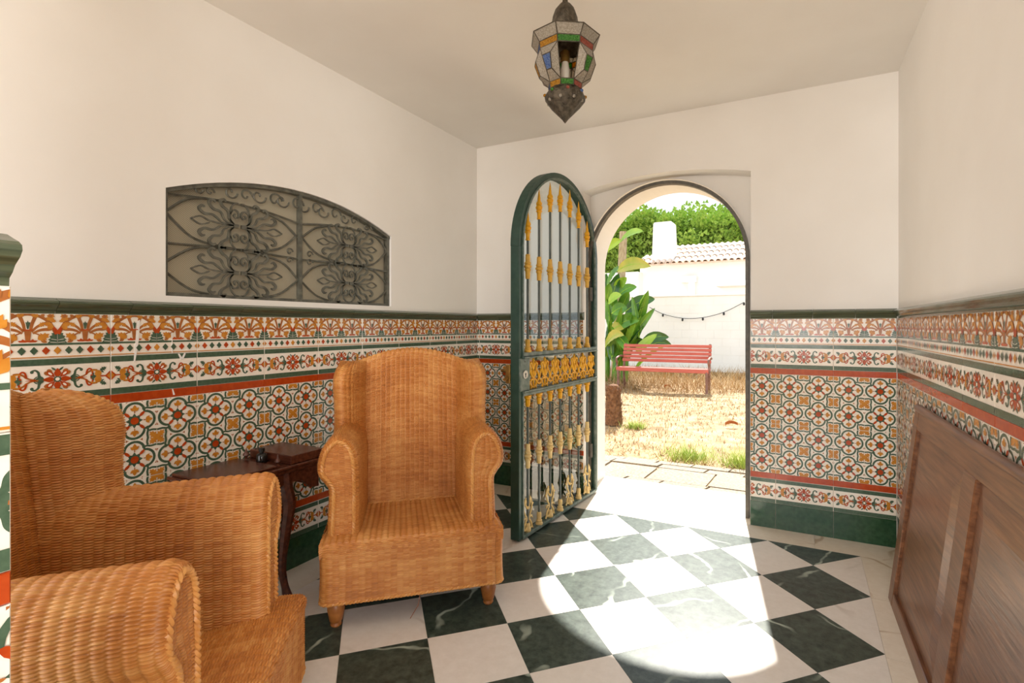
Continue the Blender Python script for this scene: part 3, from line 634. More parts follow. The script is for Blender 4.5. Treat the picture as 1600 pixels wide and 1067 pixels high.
for i, s_ in enumerate(BS):
    dx = s_ - GC; ztop = GZ + math.sqrt(max(0.01, (GRi - 0.006) ** 2 - dx * dx)) - 0.012; zs = ztop - 0.172
    mb = MB(); mb.tube([(s_, BY, 0.985), (s_, BY, zs + 0.01)], 0.0068, 10); b_ = mb.build('upper_bar', M['bar'], gate, True)
    part('spear_tip', MESH['spear'], b_, (s_, BY, zs)); part('bar_collar', MESH['collar'], b_, (s_, BY, 1.385)); part('bar_foot', MESH['cup'], b_, (s_, BY, 0.992))
    mb = MB(); mb.tube([(s_, BY, 0.025), (s_, BY, 0.766)], 0.0068, 10); b_ = mb.build('lower_bar', M['bar'], gate, True)
    part('bar_capital', MESH['capital'], b_, (s_, BY, 0.699)); part('bar_collar', MESH['collar_low'], b_, (s_, BY, 0.368))
    if i % 2 == 0: part('lyre_scroll', LYRE, b_, (s_, BY, 0.03))
    else: part('bar_foot', MESH['cup_low'], b_, (s_, BY, 0.028))
def fleur():
    mb = MB(); f = lambda p: (p[0], 0, p[1]); T = 0.0058
    for s_ in (1, -1):
        stroke_tube(mb, [(0, 0.005), (s_ * 0.022, 0.012), (s_ * 0.032, 0.032), (s_ * 0.018, 0.048), (0, 0.044)], T, f)
        stroke_tube(mb, [(s_ * 0.030, 0.03), (s_ * 0.058, 0.05), (s_ * 0.046, 0.085), (s_ * 0.028, 0.105)], T, f)
        stroke_tube(mb, [(0, 0.05), (s_ * 0.022, 0.075), (s_ * 0.030, 0.108), (s_ * 0.040, 0.13), (s_ * 0.030, 0.135)], T * 1.1, f)
        stroke_tube(mb, [(0, 0.10), (s_ * 0.014, 0.125), (s_ * 0.024, 0.142), (s_ * 0.030, 0.132)], T, f)
        stroke_tube(mb, [(s_ * 0.032, 0.03), (s_ * 0.061, 0.018)], T * 0.9, f); stroke_tube(mb, [(s_ * 0.022, 0.012), (s_ * 0.028, -0.002)], T, f)
    mb.tube([(0, 0, 0.0), (0, 0, 0.165)], [0.007, 0.004], 6); mb.lathe([(0.003, 0.118), (0.012, 0.128), (0.005, 0.142), (0.009, 0.15), (0.001, 0.168)], 8)
    mb.lathe([(0.004, 0.06), (0.014, 0.07), (0.012, 0.09), (0.005, 0.1)], 8)
    me = mb.mesh('fleur', M['gold_bright']); me.polygons.foreach_set('use_smooth', [True] * len(me.polygons)); return me
FLEUR = fleur()
for i in range(7): part('fleur_ornament', FLEUR, gate, (0.82 - i * 0.122, -0.012, 0.794))

# ------------------------------------------------------------------ window grille in the left wall
UW = GY1 - GY0
grille = thing('window_grille', 'arched wrought iron grille with leafy scrolls set in the left wall', 'grille', (XL - 0.02, GY0, GZ0), PI / 2)
gl = lambda u, d=0.0: gtop(u / UW, d) - GZ0
mb = MB(); mb.box((0, 0, 0), (UW, 0.03, 0.014)); mb.build('frame_bar', M['grille'], grille)
mb = MB(); mb.box((0, 0, 0.014), (0.014, 0.03, gl(0))); mb.build('frame_bar', M['grille'], grille)
mb = MB(); mb.box((UW - 0.014, 0, 0.014), (UW, 0.03, gl(UW))); mb.build('frame_bar', M['grille'], grille)
mb = MB(); top = [(UW * i / 24, gl(UW * i / 24)) for i in range(25)]
mb.prism(top + [(u, z - 0.016) for u, z in top[::-1]], lambda p, t: (p[0], -0.004 + 0.034 * t, p[1])); mb.build('arched_frame_bar', M['grille'], grille)
mb = MB(); mb.box((UW / 2 - 0.008, -0.002, 0.014), (UW / 2 + 0.008, 0.02, gl(UW / 2) - 0.014)); mb.build('mullion', M['grille'], grille)
mb = MB(); mb.prism(top + [(UW, 0), (0, 0)], lambda p, t: (p[0], 0.040 + 0.004 * t, p[1])); mb.build('mesh_screen', M['screen'], grille)
mb = MB(); mb.prism(top + [(UW, 0), (0, 0)], lambda p, t: (p[0], 0.20 + 0.01 * t, p[1])); mb.build('back_panel', M['plaster'], grille)
def ribbon(mb, pts, wf, fn, th=0.007, k_=6):
    P = spline(pts, k_); n = len(P); L = []; Rr = []
    for i, p in enumerate(P):
        t = P[min(i + 1, n - 1)] - P[max(i - 1, 0)]; t = t / (np.linalg.norm(t) + 1e-9); q = np.array((-t[1], t[0])) * wf(i / (n - 1)) / 2
        L.append(p + q); Rr.append(p - q)
    v = []
    for i in range(n): v += [fn(L[i], 0.0), fn(Rr[i], 0.0), fn(Rr[i], th), fn(L[i], th)]
    f = [(4 * i + j, 4 * i + (j + 1) % 4, 4 * i + 4 + (j + 1) % 4, 4 * i + 4 + j) for i in range(n - 1) for j in range(4)]
    mb.add(v, f + [(0, 1, 2, 3), (4 * n - 1, 4 * n - 2, 4 * n - 3, 4 * n - 4)])
def palm_iron(sgn):
    mb = MB(); f = lambda p, d: (sgn * p[0], d, p[1]); wl = lambda t: 0.0040 + 0.0125 * t ** 0.9 * (1 - t ** 5)
    ribbon(mb, [(0.012, 0), (0.07, 0.0), (0.12, 0.004), (0.155, 0.016), (0.192, 0.0)], lambda t: 0.006, f)
    ribbon(mb, [(0.12, -0.004), (0.155, -0.016), (0.192, 0.0)], lambda t: 0.006, f)
    for s_ in (1, -1):
        for pts_ in ([(0.02, 0.0), (0.07, s_ * 0.008), (0.105, s_ * 0.030), (0.140, s_ * 0.030), (0.160, s_ * 0.046), (0.150, s_ * 0.060), (0.138, s_ * 0.056)],
                     [(0.02, s_ * 0.002), (0.058, s_ * 0.018), (0.076, s_ * 0.048), (0.106, s_ * 0.056), (0.122, s_ * 0.078), (0.108, s_ * 0.092), (0.096, s_ * 0.084)],
                     [(0.018, s_ * 0.004), (0.040, s_ * 0.026), (0.046, s_ * 0.058), (0.068, s_ * 0.074), (0.078, s_ * 0.094), (0.062, s_ * 0.102), (0.054, s_ * 0.092)]):
            ribbon(mb, pts_, wl, f, k_=8)
        ribbon(mb, [(0.016, s_ * 0.003), (0.034, s_ * 0.020), (0.036, s_ * 0.046), (0.022, s_ * 0.066), (0.004, s_ * 0.062), (-0.001, s_ * 0.044), (0.010, s_ * 0.034), (0.020, s_ * 0.042), (0.014, s_ * 0.050)], lambda t: 0.0065, f, k_=8)
        ribbon(mb, [(0.036, s_ * 0.046), (0.030, s_ * 0.078), (0.012, s_ * 0.097), (0.001, s_ * 0.098)], lambda t: 0.0055, f)
    mb.box((sgn * 0.0, -0.001, -0.008), (sgn * 0.022, 0.009, 0.008))
    return mb.mesh('palm_leafwork', M['grille'])
PI_R, PI_L = palm_iron(1), palm_iron(-1)
for h0 in (0.0, UW / 2):
    for zc in (0.112, 0.310):
        for me, dx in ((PI_R, 0.006), (PI_L, -0.006)): part('palm_leafwork', me, grille, (h0 + UW / 4 + dx, 0, zc))
def gcurve(name, ptss, r=0.0055):
    for p_ in ptss: mb = MB(); mb.tube([(p[0], 0.012, p[1]) for p in spline(p_, 6)], r, 5); mb.build(name, M['grille'], grille)
for h0, fl in ((0, 0), (UW / 2, 1)):
    q = UW / 2; g_ = (lambda u: h0 + (q - u if fl else u))
    gcurve('diagonal_bar', [[(g_(0), 0.20), (g_(q * 0.5), 0.212), (g_(q), 0.205)]]); gcurve('diagonal_bar', [[(g_(0), 0.385), (g_(q * 0.35), 0.405), (g_(q * 0.7), 0.40), (g_(q), 0.375)]])
    gcurve('ogee_bar', [[(g_(0), 0.33), (g_(0.10), 0.24), (g_(0.20), 0.218), (g_(q * 0.5), 0.212)], [(g_(0), 0.12), (g_(0.10), 0.19), (g_(0.2), 0.208), (g_(q * 0.5), 0.212)]])
    gcurve('ogee_bar', [[(g_(0), 0.10), (g_(0.09), 0.035), (g_(0.17), 0.014)], [(g_(0), 0.31), (g_(0.09), 0.385), (g_(0.2), 0.405)]])
    gcurve('ogee_bar', [[(g_(q), 0.33), (g_(q - 0.11), 0.24), (g_(q * 0.5), 0.212)], [(g_(q), 0.10), (g_(q - 0.1), 0.185), (g_(q * 0.5), 0.212)]])
    gcurve('ogee_bar', [[(g_(q), 0.11), (g_(q - 0.09), 0.04), (g_(q - 0.17), 0.014)], [(g_(q), 0.30), (g_(q - 0.09), 0.37), (g_(q - 0.2), 0.40)]])
    for c_, r_ in ((0.15, 0.020), (0.29, 0.030), (0.42, 0.036), (0.535, 0.036)):
        zc = 0.405 + (gl(g_(c_)) - 0.405) * 0.5; rr = min(r_, max(0.012, (gl(g_(c_)) - 0.415) * 0.42))
        for d in (1, -1):
            mb = MB(); P = [(g_(c_) + d * (0.004 + rr) + rr * (1 - t / 7.5) * math.cos(t * 1.0), 0.006, zc + d * rr * (1 - t / 7.5) * math.sin(t)) for t in np.linspace(0, 6.2, 20)]
            mb.tube(P, 0.0042, 5); mb.build('top_scroll', M['grille'], grille)
    for zc in (0.195, 0.235):
        mb = MB(); P = [(g_(q - 0.055) + 0.018 * (1 - t / 8) * math.cos(t), 0.006, zc + 0.018 * (1 - t / 8) * math.sin(t)) for t in np.linspace(0, 6.2, 16)]
        mb.tube(P, 0.004, 5); mb.build('top_scroll', M['grille'], grille)

# ------------------------------------------------------------------ wicker armchair
SP, ST = 0.0068, 0.023
def weave(name, fn, U, V, parent, flip=False, amp=0.0062, du=0.0046, dv=0.00125, m='wicker', ph=0.0):
    """surface fn(u, v) (arrays of metres) woven: strands run along u, rows stack along v"""
    nu, nv = max(3, int(U / du)), max(3, int(V / dv))
    u, v = np.meshgrid(np.linspace(0, U, nu), np.linspace(0, V, nv))
    P = fn(u, v); Tu = np.gradient(P, axis=1); Tv = np.gradient(P, axis=0)
    n = np.cross(Tu, Tv); n /= np.linalg.norm(n, axis=2, keepdims=True) + 1e-12
    if flip: n = -n
    r = np.floor(v / SP + ph); fr = v / SP + ph - r
    cu = np.cos(PI * u / ST); f2 = (fr + 0.5) % 1.0; ff = np.where(cu > 0, fr, f2); col = np.floor(u / ST + 0.5)
    h = np.clip(1 - (2 * ff - 1) ** 2, 0, 1) ** 0.8 * (0.2 + 0.8 * np.abs(cu) ** 0.6)
    rowid = np.floor(v / SP + ph + np.where(cu > 0, 0, 0.5)); hsh = lambda q_: (np.sin(q_ * 12.9898) * 43758.5453) % 1.0
    tone = 0.35 + 0.30 * hsh(rowid + 7.0 * np.floor(col / 9)) * 0.7 + 0.18 * hsh(col * 3.7) + 0.25 * hsh(rowid * 3.1 + col * 17.0)
    P = P + n * (amp * h)[..., None]
    idx = np.arange(nu * nv).reshape(nv, nu)
    q = np.stack([idx[:-1, :-1], idx[:-1, 1:], idx[1:, 1:], idx[1:, :-1]], axis=-1).reshape(-1, 4)
    if flip: q = q[:, ::-1]
    me = bpy.data.meshes.new(name); me.vertices.add(nu * nv); me.vertices.foreach_set('co', P.reshape(-1).astype(np.float32))
    me.loops.add(q.size); me.loops.foreach_set('vertex_index', q.reshape(-1).astype(np.int32))
    me.polygons.add(len(q)); me.polygons.foreach_set('loop_start', np.arange(0, q.size, 4, dtype=np.int32))
    me.polygons.foreach_set('use_smooth', np.ones(len(q), dtype=bool))
    at_ = me.attributes.new('tone', 'FLOAT', 'POINT'); at_.data.foreach_set('value', tone.reshape(-1).astype(np.float32))
    me.materials.append(M[m]); me.update(calc_edges=True); me.validate()
    return link_obj(name, me, parent)
def pathfn(pts):
    """arc-length parametrised polyline; returns f(s)->(n,k) and its length"""
    P = np.array(pts, float); d = np.r_[0, np.cumsum(np.linalg.norm(np.diff(P, axis=0), axis=1))]
    return (lambda s: np.stack([np.interp(s, d, P[:, k_]) for k_ in range(P.shape[1])], axis=-1)), d[-1]
def braid(name, pts, parent, r=0.0042, pitch=0.026, smooth=True):
    f, L = pathfn(spline(pts, 8) if smooth else pts); n = max(8, int(L / 0.004)); s = np.linspace(0, L, n); C = f(s)
    T = np.gradient(C, axis=0); T /= np.linalg.norm(T, axis=1, keepdims=True) + 1e-9
    up = np.array((0.31, 0.5, 0.81)); X = np.cross(T, up); X /= np.linalg.norm(X, axis=1, keepdims=True) + 1e-9; Y = np.cross(X, T)
    mb = MB()
    for k_ in (0, PI):
        a = 2 * PI * s / pitch + k_
        mb.tube([Vector(p) for p in C + (X * np.cos(a)[:, None] + Y * np.sin(a)[:, None]) * r * 0.62], r, 5)
    o = mb.build(name, M['wicker'], parent, True); n_ = len(o.data.vertices)
    at_ = o.data.attributes.new('tone', 'FLOAT', 'POINT'); at_.data.foreach_set('value', np.full(n_, 0.85, dtype=np.float32)); return o

def make_chair(label):
    t = thing('wicker_armchair', label, 'armchair', group='wicker wing armchairs')
    HWD, D, Z0, Z1 = 0.342, 0.665, 0.105, 0.319
    # seat box, woven all round
    r = 0.03; c = []
    for cx, cy, a0 in ((HWD - r, r, -PI / 2), (HWD - r, D - r, 0), (-HWD + r, D - r, PI / 2), (-HWD + r, r, PI)):
        c += [(cx + r * math.cos(a0 + k_ * PI / 12), cy + r * math.sin(a0 + k_ * PI / 12)) for k_ in range(7)]
    c.append(c[0]); f, L = pathfn(c)
    weave('seat_box', lambda u, v: np.concatenate([f(u) * (1 - 0.012 * np.sin(PI * v / 0.207))[..., None], (Z0 + v)[..., None]], -1), L, Z1 - Z0, t)
    # seat
    f2, L2 = pathfn(spline([(0.004, 0.286), (-0.001, 0.308), (0.006, 0.322), (0.026, 0.328), (0.10, 0.326), (0.30, 0.300), (0.60, 0.276)], 8))
    def seat(u, v):
        p = f2(v); x = u - HWD; return np.stack([x, p[..., 0], p[..., 1] - 0.010 * np.clip((np.abs(x) - 0.30) / 0.042, 0, 1) ** 2], -1)
    weave('seat', seat, 2 * HWD, L2, t)
    # backrest: up the front, over the crest, down the back
    HB = 0.322
    def crest(x): return 0.935 + 0.083 * np.cos(np.clip(np.abs(x) / HB, 0, 1) * PI / 2) ** 1.1
    LB = 1.62
    def back(u, v):
        x = u - HB; zt = crest(x); s = v / LB; R = 0.034
        h = zt - R - 0.27; za = 0.27; lf = 0.47; lr = 0.53
        a = np.clip((s - lf) / (lr - lf), 0, 1) * PI
        z = np.where(s < lf, za + h * s / lf, np.where(s > lr, za + h * (1 - (s - lr) / (1 - lr)), zt - R + R * np.sin(a)))
        yb = 0.565 + 0.085 * (z - 0.27) / 0.75 + 0.02 * (x / HB) ** 2 * 0
        y = yb + R - R * np.cos(np.where(s < lf, 0, np.where(s > lr, PI, a)))
        return np.stack([x, y, z], -1)
    weave('backrest', back, 2 * HB, LB, t)
    for s_ in (-1, 1):
        # wing: wraps forward round the side of the back
        plan = spline([(0.218, 0.600), (0.235, 0.530), (0.268, 0.455), (0.300, 0.420), (0.330, 0.424), (0.350, 0.462), (0.352, 0.54), (0.340, 0.640)], 8)
        fp, LP = pathfn(plan); HW_ = 0.40; zb = 0.56
        def wing(u, v, s_=s_, fp=fp, LP=LP):
            p = fp(u); zt = v / HW_; z = zb + v
            g = np.sqrt(np.clip(1 - np.clip((zt - 0.76) / 0.245, 0, 1) ** 2.6, 0, 1)) * (1 - 0.10 * np.sin(PI * np.clip(zt / 0.7, 0, 1)))
            bx = 0.218 + (0.340 - 0.218) * u / LP; by = 0.605 + 0.035 * u / LP + 0.085 * (z - 0.45) / 0.75 * 0.55
            lean = 0.085 * (z - 0.45) / 0.75
            x = bx + (p[..., 0] - bx) * g; y = by + (p[..., 1] + lean - by) * g
            return np.stack([s_ * x, y, z], -1)
        weave('wing', wing, LP, HW_, t, flip=(s_ < 0))
        # armrest
        prof = spline([(-0.322, 0.318), (-0.318, 0.42), (-0.316, 0.50), (-0.330, 0.530), (-0.352, 0.562), (-0.356, 0.605), (-0.338, 0.665), (-0.300, 0.703), (-0.262, 0.698), (-0.230, 0.665), (-0.216, 0.61), (-0.212, 0.52), (-0.212, 0.42), (-0.212, 0.312)], 6)
        fa, LA = pathfn(prof); YA0, YA1 = 0.075, 0.60
        cen = np.array((-0.268, 0.55))
        def arm(u, v, s_=s_, fa=fa):
            p = fa(v); e = 0.002; tt = fa(np.clip(v + e, 0, LA)) - fa(np.clip(v - e, 0, LA)); nn = np.stack([tt[..., 1], -tt[..., 0]], -1); nn /= np.linalg.norm(nn, axis=-1, keepdims=True) + 1e-9
            R = 0.016; k_ = np.clip((R - u) / R, 0, 1); off = R * (1 - np.sqrt(np.clip(1 - k_ ** 2, 0, 1)))
            q = p + nn * off[..., None]; z = q[..., 1] - 0.025 * np.clip(u / 0.56, 0, 1)
            return np.stack([s_ * -q[..., 0], YA0 + u, z], -1)
        a_ = weave('armrest', arm, YA1 - YA0, LA, t, flip=(s_ < 0))
        # front panel of the arm
        PR = np.array(prof); TT_ = np.gradient(PR, axis=0); TT_ /= np.linalg.norm(TT_, axis=1, keepdims=True); PO = PR + np.stack([TT_[:, 1], -TT_[:, 0]], 1) * 0.016
        k_ = int(np.argmax(PO[:, 1])); outer, inner = PO[:k_ + 1], PO[k_:][::-1]; zt_ = PO[k_, 1]
        def panel(u, v, s_=s_):
            z = np.minimum(0.320 + v, zt_ - 0.0005); a = np.interp(z, outer[:, 1], outer[:, 0]); b = np.interp(z, inner[:, 1], inner[:, 0])
            x = a + (b - a) * u / 0.11
            return np.stack([s_ * -x, np.full_like(x, YA0 + 0.003), z], -1)
        weave('arm_front', panel, 0.11, zt_ - 0.320, a_, flip=(s_ > 0), du=0.003)
        pb = [(s_ * -x, YA0 - 0.002, z) for x, z in PO[::2]]
        braid('braided_edge', pb, a_, r=0.0052)
        lg = MB(); lg.lathe([(0.017, 0), (0.021, 0.006), (0.019, 0.016), (0.024, 0.022), (0.028, 0.045), (0.032, 0.065), (0.030, 0.082), (0.026, 0.09), (0.030, 0.098), (0.030, 0.125)], 18, (s_ * 0.29, 0.055, 0)); lg.build('leg', M['leg_wood'], t, True)
        lg = MB(); lg.lathe([(0.017, 0), (0.021, 0.006), (0.019, 0.016), (0.024, 0.022), (0.028, 0.045), (0.032, 0.065), (0.030, 0.082), (0.026, 0.09), (0.030, 0.098), (0.030, 0.125)], 18, (s_ * 0.29, 0.60, 0)); lg.build('leg', M['leg_wood'], t, True)
    ring = [(x, y, Z0 + 0.002) for x, y in c]
    braid('braided_hem', ring, t, r=0.005, smooth=False)
    braid('seat_seam', [(-0.215, 0.562, 0.285), (0, 0.562, 0.285), (0.215, 0.562, 0.285)], t, r=0.004)
    mb = MB(); mb.box((-0.30, 0.04, 0.12), (0.30, 0.62, 0.13)); mb.build('underside', M['leg_wood'], t)
    return t
def dup(root, loc, rz, label):
    r = root.copy(); COL.objects.link(r); r.location = loc; r.rotation_euler = (0, 0, rz); r['label'] = label
    for ch in list(root.children):
        c = ch.copy(); COL.objects.link(c); c.parent = r
        for g in ch.children:
            d = g.copy(); COL.objects.link(d); d.parent = c
    return r
A1 = math.radians(42.27)
chair1 = make_chair('wicker wing armchair facing the room beside the open iron gate')
chair1.location = (-1.3322, 1.5420, 0); chair1.rotation_euler = (0, 0, A1)
A2 = math.radians(129.7)
chair2 = dup(chair1, (-1.135, 0.808, 0), A2, 'foreground wicker wing armchair seen from its side, cut by the frame')
mb = MB(); mb.tube([(0.02, 0.02, 0.105), (0.01, 0.0, 0.06), (-0.02, -0.03, 0.03)], 0.0014, 5); mb.build('loose_cane', M['wicker'], chair1)

# ------------------------------------------------------------------ side table and bottle
TX0, TX1, TY0, TY1, TZ = -2.120, -1.835, 1.08, 1.56, 0.577
tb = thing('side_table', 'small dark reddish wooden side table with hinged lids against the tiles', 'table', ((TX0 + TX1) / 2, (TY0 + TY1) / 2, 0))
hx, hy = (TX1 - TX0) / 2, (TY1 - TY0) / 2
mb = MB(); mb.box((-hx + 0.01, -hy + 0.01, TZ - 0.034), (hx - 0.01, hy - 0.01, TZ - 0.018), bev=0.003); mb.build('top_moulding', M['walnut'], tb)
mb = MB(); mb.box((-hx, -hy, TZ - 0.018), (hx, hy, TZ - 0.004), bev=0.004); mb.build('table_top', M['walnut'], tb)
mb = MB(); mb.box((-hx + 0.012, -hy + 0.012, TZ - 0.004), (hx - 0.02, 0.02, TZ + 0.006), bev=0.003); mb.build('lid', M['walnut'], tb)
mb = MB(); mb.box((-hx + 0.012, 0.075, TZ - 0.004), (hx - 0.012, hy - 0.008, TZ + 0.032), bev=0.003); mb.build('raised_lid', M['walnut'], tb)
mb = MB(); mb.box((-hx + 0.03, -hy + 0.03, TZ - 0.12), (-hx + 0.045, hy - 0.03, TZ - 0.03)); mb.build('apron', M['walnut'], tb)
ap = [(-hy + 0.03, TZ - 0.03), (hy - 0.02, TZ - 0.03), (hy - 0.02, TZ - 0.13), (hy - 0.06, TZ - 0.125), (hy - 0.10, TZ - 0.085), (0.06, TZ - 0.075), (0.02, TZ - 0.10), (-0.03, TZ - 0.075), (-hy + 0.10, TZ - 0.085), (-hy + 0.06, TZ - 0.125), (-hy + 0.03, TZ - 0.13)]
mb = MB(); mb.prism(ap, lambda p, t: (hx - 0.045 + 0.018 * t, p[0], p[1])); mb.build('carved_apron', M['walnut'], tb)
for y_ in (-hy + 0.03, hy - 0.045):
    mb = MB(); mb.box((-hx + 0.03, y_, TZ - 0.12), (hx - 0.03, y_ + 0.015, TZ - 0.03)); mb.build('apron', M['walnut'], tb)
for sx in (-1, 1):
    for sy in (-1, 1):
        px, py = sx * (hx - 0.045), (-hy + 0.05 if sy < 0 else hy - 0.17); mb = MB()
        P = spline([(0.0, TZ - 0.03), (0.004, TZ - 0.10), (0.012, TZ - 0.17), (0.004, TZ - 0.27), (-0.006, 0.16), (0.004, 0.06), (0.012, 0.014), (0.012, 0.0)], 5)
        rr = np.interp([p[1] for p in P[::-1]], [0, 0.02, 0.08, 0.2, 0.35, 0.45, 0.56], [0.022, 0.022, 0.014, 0.016, 0.022, 0.027, 0.024])[::-1]
        mb.tube([(px + sx * p[0], py + sy * p[0], p[1]) for p in P], [float(x) for x in rr], 8); mb.build('leg', M['walnut'], tb, True)
knob = [(0.009, 0.0), (0.005, 0.004), (0.006, 0.01), (0.013, 0.016), (0.011, 0.024), (0.005, 0.03), (0.003, 0.04), (0.001, 0.044)]
for p in ((-hx + 0.05, 0.035, TZ + 0.004), (hx - 0.05, 0.045, TZ - 0.004)):
    mb = MB(); mb.lathe(knob, 12, p); mb.build('knob', M['walnut'], tb, True)
bt = MB(); bt.lathe([(0.016, 0), (0.021, 0.003), (0.021, 0.03), (0.017, 0.036), (0.009, 0.04), (0.009, 0.044), (0.012, 0.045), (0.012, 0.058), (0.009, 0.06)], 16)
bo = bt.build('small_bottle', M['bottle'], None, True); bo.location = ((TX0 + TX1) / 2 - 0.012, (TY0 + TY1) / 2 + 0.048, TZ - 0.004)
tag(bo, 'tiny dark bottle standing between the lids of the side table', 'bottle')

# ------------------------------------------------------------------ wooden panel leaning on the right wall
PH = 0.80
pl = thing('wooden_panel', 'brown framed wooden panel leaning on its side against the right wall', 'panel', (0.316, 2.55, 0.001), math.atan2(RWD.y, RWD.x))
lean = math.atan2(0.094, PH)
pl.rotation_euler = (-lean, 0, math.atan2(RWD.y, RWD.x))     # local x towards the camera, -y into the room, z up
LPN = 1.50; TH_ = 0.022
def board(name, x0, x1, z0, z1, y0, y1, bev=0.003): mb = MB(); mb.box((x0, y0, z0), (x1, y1, z1), bev=bev); return mb.build(name, M['oak'], pl)
fl = TH_
board('end_stile', 0.0, 0.075, 0.0, PH, 0, fl); board('top_rail', 0.075, LPN - 0.075, PH - 0.075, PH, 0, fl); board('bottom_rail', 0.075, LPN - 0.075, 0.0, 0.055, 0, fl)
board('middle_stile', 0.69, 0.80, 0.055, PH - 0.075, 0, fl); board('end_stile', LPN - 0.075, LPN, 0.0, PH, 0, fl)
mb = MB(); mb.tube([(0.0, fl * 0.5, PH + 0.004), (LPN, fl * 0.5, PH + 0.004)], 0.016, 10); mb.build('rounded_edge', M['oak'], pl, True)
for x0, x1 in ((0.075, 0.69), (0.80, LPN - 0.075)):
    z0, z1 = 0.055, PH - 0.075; e = 0.085; yb, yf = 0.014, 0.004
    mb = MB(); v = [(x0, yb, z0), (x1, yb, z0), (x1, yb, z1), (x0, yb, z1), (x0 + e, yf, z0 + e), (x1 - e, yf, z0 + e), (x1 - e, yf, z1 - e), (x0 + e, yf, z1 - e)]
    v += [(x, fl, z) for x, y, z in v[:4]]
    mb.add(v, [(0, 1, 5, 4), (1, 2, 6, 5), (2, 3, 7, 6), (3, 0, 4, 7), (4, 5, 6, 7), (8, 11, 10, 9), (0, 8, 9, 1), (1, 9, 10, 2), (2, 10, 11, 3), (3, 11, 8, 0)]); mb.build('raised_panel', M['oak'], pl)

# ------------------------------------------------------------------ hanging lantern
LC = at(883, 100, 1.7); lx, ly = LC.x, LC.y
lan = thing('lantern', 'hanging octagonal metal lantern with clear and coloured glass panes', 'lantern', (lx, ly, 1.868), math.radians(32.0))
PHS = PI / 8
def ring8(R, z): return [Vector((R * math.cos(PHS + k_ * PI / 4), R * math.sin(PHS + k_ * PI / 4), z)) for k_ in range(8)]
r1, r2, r3, r4, r5, r6 = ring8(0.127, 0.300), ring8(0.104, 0.270), ring8(0.101, 0.247), ring8(0.112, 0.212), ring8(0.062, 0.137), ring8(0.060, 0.116)
r0 = ring8(0.050, 0.335)
def pane(name, q, m, parent=None, th=0.0016):
    q = [Vector(p) for p in q]; n = (q[1] - q[0]).cross(q[2] - q[0]).normalized() * th; k_ = len(q)
    mb = MB(); mb.add([p + n * 0.5 for p in q] + [p - n * 0.5 for p in q], [tuple(range(k_)), tuple(range(k_, 2 * k_))[::-1]] + [(i, k_ + i, k_ + (i + 1) % k_, (i + 1) % k_) for i in range(k_)])
    return mb.build(name, m, parent or lan)
came = MB()
STR = ['l_amber', 'l_green', 'l_red', 'l_blue']; CENT = ['l_green', 'l_amber', 'l_blue', 'l_red', 'l_green', 'l_amber', 'l_blue', 'l_red']
fdir = math.atan2(-ly, -lx) - (math.radians(32.0))
best = min(range(8), key=lambda k_: abs(((PHS + (k_ + 0.5) * PI / 4 - fdir + PI) % (2 * PI)) - PI))
for k_ in range(8):
    j = (k_ + 1) % 8; ci = (k_ - best) % 8
    pane('roof_plate', [r0[k_], r0[j], r1[j], r1[k_]], M['l_metal'])
    pane('clear_pane', [r1[k_], r1[j], r2[j], r2[k_]], M['l_clear'])
    pane('coloured_pane', [r2[k_], r2[j], r3[j], r3[k_]], M[['l_green', 'l_red', 'l_blue', 'l_amber', 'l_green', 'l_red', 'l_blue', 'l_amber'][ci]])
    pane('coloured_pane', [r5[k_], r5[j], r6[j], r6[k_]], M[['l_green', 'l_red', 'l_blue', 'l_amber', 'l_green', 'l_red', 'l_blue', 'l_amber'][ci]])
    a, b, c_, d_ = r3[k_], r3[j], r5[j], r5[k_]; cen = (a + b + c_ + d_) / 4; n = (b - a).cross(c_ - a).normalized()
    if n.dot(Vector((cen.x, cen.y, 0))) < 0: n = -n
    for p, q in ((r1[k_], r1[j]), (r2[k_], r2[j]), (a, b), (c_, d_), (r6[k_], r6[j]), (r1[k_], r2[k_]), (r2[k_], r3[k_]), (r5[k_], r6[k_]), (a, d_)): came.tube([p, q], 0.0022, 5)
    if ci == 0: continue                              # the little door stands open on the bulb
    inn = [cen + (p - cen) * 0.46 + n * 0.026 for p in (a, b, c_, d_)]; inn = [i + (Vector((0, 0, 0)) if x < 2 else Vector((0, 0, 0.004))) for x, i in enumerate(inn)]
    out = [a, b, c_, d_]
    for i in range(4):
        pane('clear_pane', [out[i], out[(i + 1) % 4], inn[(i + 1) % 4], inn[i]], M['l_clear']); came.tube([inn[i], inn[(i + 1) % 4]], 0.002, 5); came.tube([out[i], inn[i]], 0.0017, 5)
    pane('coloured_pane', inn, M[CENT[(ci - 1) % 8]])
came.build('lead_frame', M['l_metal'], lan)
mb = MB(); prof = [(0.056, 0.120), (0.066, 0.108), (0.075, 0.094), (0.073, 0.080), (0.056, 0.058), (0.030, 0.032), (0.012, 0.014), (0.006, 0.006), (0.001, 0.0)]
v = []; nn = 48
for R, z in prof:
    for q in range(nn):
        a = 2 * PI * q / nn; v.append((R * (0.90 + 0.10 * abs(math.cos(4 * a))) * math.cos(a), R * (0.90 + 0.10 * abs(math.cos(4 * a))) * math.sin(a), z))
mb.add(v, [(i * nn + q, i * nn + (q + 1) % nn, (i + 1) * nn + (q + 1) % nn, (i + 1) * nn + q) for i in range(len(prof) - 1) for q in range(nn)] + [tuple(range(nn))]); mb.build('pierced_bowl', M['l_metal'], lan, True)
